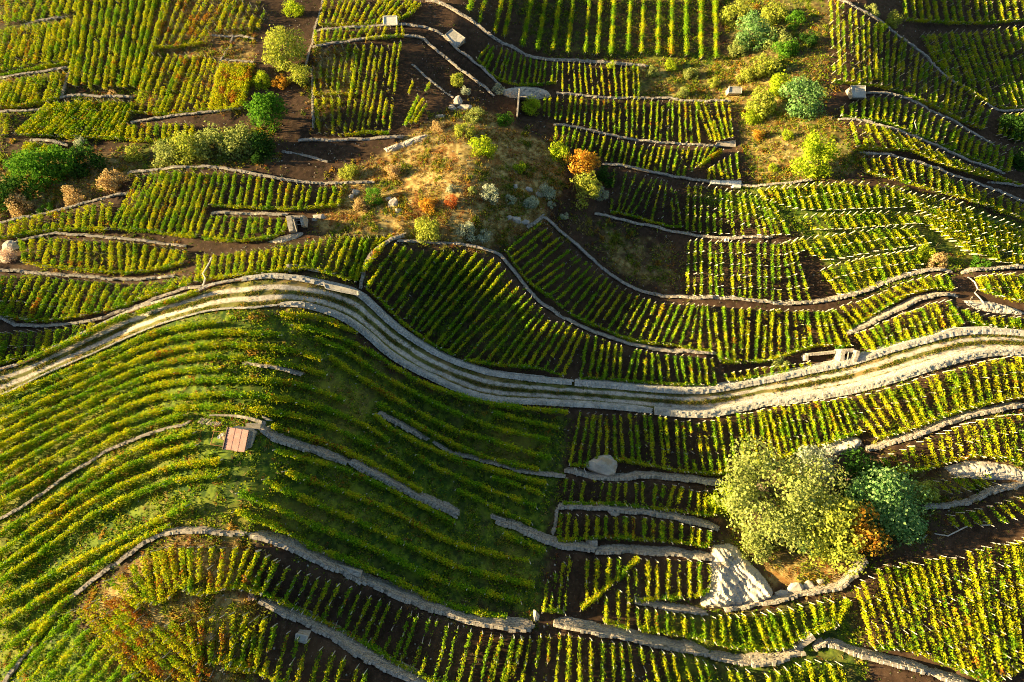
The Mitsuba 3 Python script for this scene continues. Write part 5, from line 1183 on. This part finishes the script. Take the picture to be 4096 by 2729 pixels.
# rusty frame
fr, _ = ring7([(205,222),(345,300),(296,490),(142,466)], 1.9)
fr2 = at_z(q7([(168,285),(345,302)]), fr[0, 2])
key = numbered('pergola_frame')
for a, b in ((fr[0], fr[3]), (fr[3], fr[2]), (fr2[0], fr2[1])): part(key, 'rail', bar(a, b, .035), 'rusty')
for k in (0, 3): part(key, 'post', bar([fr[k, 0], fr[k, 1], ground(fr[k, 0], fr[k, 1]) - .2], fr[k], .04), 'rusty')
tag(key, 'rusty orange frame of an open pergola beside the red roofed hut', 'pergola')
def barrel(uv, col, words, rr=.28, hh=.75):
    g = onto(q7([uv]), hh)[0]; key = numbered('barrel'); a = np.linspace(0, 2 * math.pi, 17)[:-1]
    prof = [(0, 0), (rr * .88, 0), (rr, hh * .3), (rr, hh * .7), (rr * .9, hh), (rr * .8, hh), (rr * .78, hh - .04), (0, hh - .04)]
    v = np.array([[g[0] + p * math.cos(t), g[1] + p * math.sin(t), g[2] - .05 + z] for p, z in prof for t in a]); n = 16; f = []
    for i in range(len(prof) - 1):
        for j in range(n): f.append([i * n + j, i * n + (j + 1) % n, (i + 1) * n + (j + 1) % n, (i + 1) * n + j])
    f = np.array(f); m = paint((v, np.vstack([f[:, [0, 1, 2]], f[:, [0, 2, 3]]])), col); put(key, m[:2], 'painted', color=m[2]); tag(key, words, 'barrel')
barrel((284,342), (.72,.68,.64), 'upper white plastic barrel under the rusty frame')
barrel((248,370), (.62,.64,.66), 'bluish white barrel left of the others under the rusty frame', .24)
barrel((298,382), (.58,.44,.28), 'tan barrel nearest the hut under the rusty frame', .3)
# piles of posts, pallet, steps, beams
key = numbered('post_pile')
for i in range(30):
    x = i * 9.3 + rng.uniform(-3, 3); y = 20 + i * 1.6
    p0, p1 = onto(q7([(-40 + x, 175 + i * 1.6 + rng.uniform(-10, 10))]), .25)[0], onto(q7([(25 + x + rng.uniform(-8, 8), 112 + i * 2.0 + rng.uniform(-12, 12))]), .25)[0]
    if 10 < i < 12: continue
    part(key, 'post', bar(p0 + [0, 0, .12 + .05 * (i % 3)], p1 + [0, 0, .14 + .05 * (i % 3)], .045), 'grey_wood')
tag(key, 'heap of weathered grey vine posts left of the red roofed hut', 'post pile')
pr, g = ring7([(612,182),(815,192),(808,268),(618,242)], .9)
key = numbered('stacked_crate')
for i in range(7):
    t0, t1 = i / 7 + .01, (i + 1) / 7 - .03
    qd = np.array([pr[0] + (pr[3] - pr[0]) * t0, pr[1] + (pr[2] - pr[1]) * t0, pr[1] + (pr[2] - pr[1]) * t1, pr[0] + (pr[3] - pr[0]) * t1]); qd[:, 2] += rng.uniform(-.03, .04)
    lo_ = qd.copy(); lo_[:, 2] -= .06; part(key, 'slat', solid(qd, lo_), 'grey_wood')
w = shrink(pr, .94); w[:, 2] -= .08; b = w.copy(); b[:, 2] = ground(w[:, 0], w[:, 1]) - .3; part(key, 'body', solid(w, b), 'grey_wood')
tag(key, 'grey slatted crate standing above the red roofed hut', 'crate')
key = numbered('stone_steps')
for i in range(6):
    c0 = np.array([858 + i * 28, 238 + i * 24]); qd = q7([c0 + [-18, -10], c0 + [14, 18], c0 + [0, 40], c0 + [-30, 12]])
    g = onto(qd.mean(0, keepdims=True), .2)[0]; rr_ = at_z(qd, g[2] + .3 - .02 * i); lo_ = rr_.copy(); lo_[:, 2] -= .6; part(key, 'step', solid(rr_, lo_), 'pale_stone')
tag(key, 'rough stone steps going down right from the red roofed hut', 'steps')
key = numbered('timber_beam')
for k, (a, b) in enumerate((((1000,385),(1095,318)), ((1012,390),(1122,322)))):
    p = onto(q7([a, b]), .3); part(key, 'beam', bar(p[0] + [0, 0, .25], p[1] + [0, 0, .3], .06), 'grey_wood')
tag(key, 'two grey beams lying across the foot of the rough steps', 'beams')
key = numbered('stone_slab'); s_, g = ring7([(832,78),(905,112),(965,150),(900,150),(836,102)], .5); lo_ = s_.copy(); lo_[:, 2] -= .9; put(key, solid(s_, lo_), 'pale_stone'); tag(key, 'white upright slab at the start of a dark row above the hut', 'stone slab')
key = numbered('stone_edging')
pe = onto(smooth_line(q7([(150,72),(280,70),(430,76),(560,92),(680,118),(780,150),(860,185)]), 2), .3); pe = resample(pe, .55); te = np.gradient(pe[:, :2], axis=0); te /= np.linalg.norm(te, axis=1, keepdims=True)
for i in range(len(pe)):
    ww = .22 + .02 * i
    part(key, 'edging_stone', blocks(pe[i:i+1] + [0, 0, .18], np.array([[*te[i], 0]]), np.array([[-te[i, 1], te[i, 0], 0]]), np.array([[0, 0, 1.]]), np.array([[.5, ww, .5]])), 'pale_stone')
tag(key, 'curved line of pale edging stones above the red roofed hut', 'stone edging')

# stairs in the walls
def stair(a, b, n, wpx, drop, words, mat='pale_stone'):
    """n steps from picture point a to b; wpx the half width across, in pixels"""
    a, b = np.array(a, float), np.array(b, float); d = (b - a) / n; e = np.array([-d[1], d[0]]); e = e / np.linalg.norm(e) * wpx
    key = numbered('stone_steps')
    for i in range(n):
        qd = np.array([a + d * i - e, a + d * (i + .93) - e, a + d * (i + .93) + e, a + d * i + e]); g = onto(qd.mean(0, keepdims=True), .4)[0]
        rr_ = at_z(qd, max(g[2], ground(g[0], g[1])) + .35 + drop * i); lo_ = rr_.copy(); lo_[:, 2] -= .9 + drop * i; part(key, 'step', solid(rr_, lo_), mat)
    tag(key, words, 'steps'); return key
stair((2344,2174), (2391,2176), 6, 11, .12, 'left flight of the little stair beside a rock')
stair((2395,2201), (2437,2206), 6, 10, .12, 'right flight of the little stair leading along the wall')
stair((3189,2596), (3258,2548), 9, 11, .14, 'stone steps climbing in the sunlit wall near the bottom', 'dry_stone')

# ruin, shelter, trough
def pen(walls, beams, words, name, cat, inside=None):
    key = numbered(name)
    for a, b, th, h in walls:
        p = onto([a, b], h); d = p[1] - p[0]; d[2] = 0; L = np.linalg.norm(d); d /= L; n_ = np.array([-d[1], d[0], 0]) * th
        top_ = np.array([p[0] - n_, p[1] - n_, p[1] + n_, p[0] + n_]); top_[:, 2] = max(p[0, 2], p[1, 2]) + h; lo_ = top_.copy(); lo_[:, 2] = min(ground(*p[0, :2]), ground(*p[1, :2])) - .6
        part(key, 'wall', solid(top_, lo_), 'dry_stone')
        for k in range(int(L / .4)):
            c_ = p[0] + d * (.2 + .4 * k); c_[2] = top_[0, 2] + .05
            part(key, 'cap_stone', blocks(c_[None], d[None], n_[None] / th, np.array([[0, 0, 1.]]), np.array([[.38, th * 1.9, .2]]) * rng.uniform(.8, 1.1)), 'pale_stone')
    for a, b, h in beams:
        p = onto([a, b], h); z = max(p[:, 2]) + h; part(key, 'beam', bar([p[0, 0], p[0, 1], z], [p[1, 0], p[1, 1], z], .07), 'grey_wood')
    tag(key, words, cat)
pen([((1168,870),(1216,870),.35,2.0), ((1170,872),(1166,926),.45,1.9), ((1214,872),(1212,905),.3,1.9)], [((1184,884),(1204,882),1.9), ((1184,899),(1210,897),1.9), ((1186,884),(1187,926),1.9)], 'ruined stone hut with a dark open doorway beside a small terrace', 'ruined_hut', 'ruin')
pen([((3362,1404),(3420,1402),.3,2.0), ((3362,1404),(3366,1446),.35,1.9), ((3418,1402),(3420,1446),.3,1.9)], [((3384,1408),(3388,1446),1.95), ((3366,1412),(3418,1410),1.95)], 'dark open stone shelter beside the track wall', 'stone_shelter', 'shelter')
pen([((3222,1420),(3226,1444),.3,1.0), ((3222,1420),(3350,1408),.25,1.0)], [], 'low stone pen of rough grass left of the shelter', 'stone_pen', 'pen')
pen([((1158,1061),(1162,1088),.25,.8), ((1160,1062),(1228,1068),.25,.8), ((1232,1078),(1290,1088),.2,.6)], [], 'low stone trough at the lower edge of the sunlit terrace', 'stone_trough', 'trough')
pen([((2076,388),(2110,391),.18,1.4), ((2076,388),(2068,466),.16,1.3)], [], 'angled thin white wall behind the round light green bush', 'garden_wall', 'wall')

# rail beside the track, poles, pipes
key = numbered('rail_fence')
fl = onto(smooth_line(px('R5', [(-30,1528),(160,1488),(400,1378),(600,1278),(800,1185),(1050,1058),(1300,988),(1550,925),(1650,868),(1850,828),(2050,803),(2156,798),(2260,806)]), 2), .9)
fp = resample(fl, 2.1); fz = ground(fp[:, 0], fp[:, 1])
for i in range(len(fp)):
    part(key, 'post', bar([*fp[i, :2], fz[i] - .2], [*fp[i, :2], fz[i] + 1.15], .045), 'rusty')
    if i: 
        for hz in (1.1, .6): part(key, 'rail', bar([*fp[i-1, :2], fz[i-1] + hz], [*fp[i, :2], fz[i] + hz], .03), 'rusty')
tag(key, 'thin brown metal rail along the upper left side of the track', 'railing')
def pole(a, b, h0, h1, r_, words, name='pole', cat='pole'):
    p = onto([a], h0)[0], onto([b], h1)[0]; key = numbered(name)
    put(key, limb_mesh(np.array([p[0][0], p[0][1], p[0][2] + h0]), np.array([p[1][0], p[1][1], p[1][2] + h1]), r_, r_ * .8, 8, 5), 'pale_wood'); tag(key, words, cat)
pole((802,1163), (847,1029), .2, 3.2, .14, 'long pale pole leaning over the rows above the track rail')
pole((3871,1108), (3935,1213), .3, .3, .12, 'bent white pole lying down the small gully')
pole((3688,2159), (3960,2101), .25, .25, .10, 'long white pipe lying on the path behind the big trees', 'water_pipe', 'pipe')
pole((3663,480), (3669,551), 3.2, .2, .07, 'thin orange brown pole standing in the dark terrace')
pole((2116,1891), (2218,1904), .3, .3, .11, 'white beam lying on the low wall below the dark rows', 'timber_beam', 'beam')
for k, (a, b, w) in enumerate((((2297,1872),(2307,1906),'left of three white posts leaning on the wall'), ((2304,1872),(2310,1905),'middle of three white posts leaning on the wall'), ((2337,1872),(2348,1907),'right of three white posts leaning on the wall'))):
    pole(a, b, 1.7, .1, .06, w + ' near the boulder', 'leaning_post', 'post')
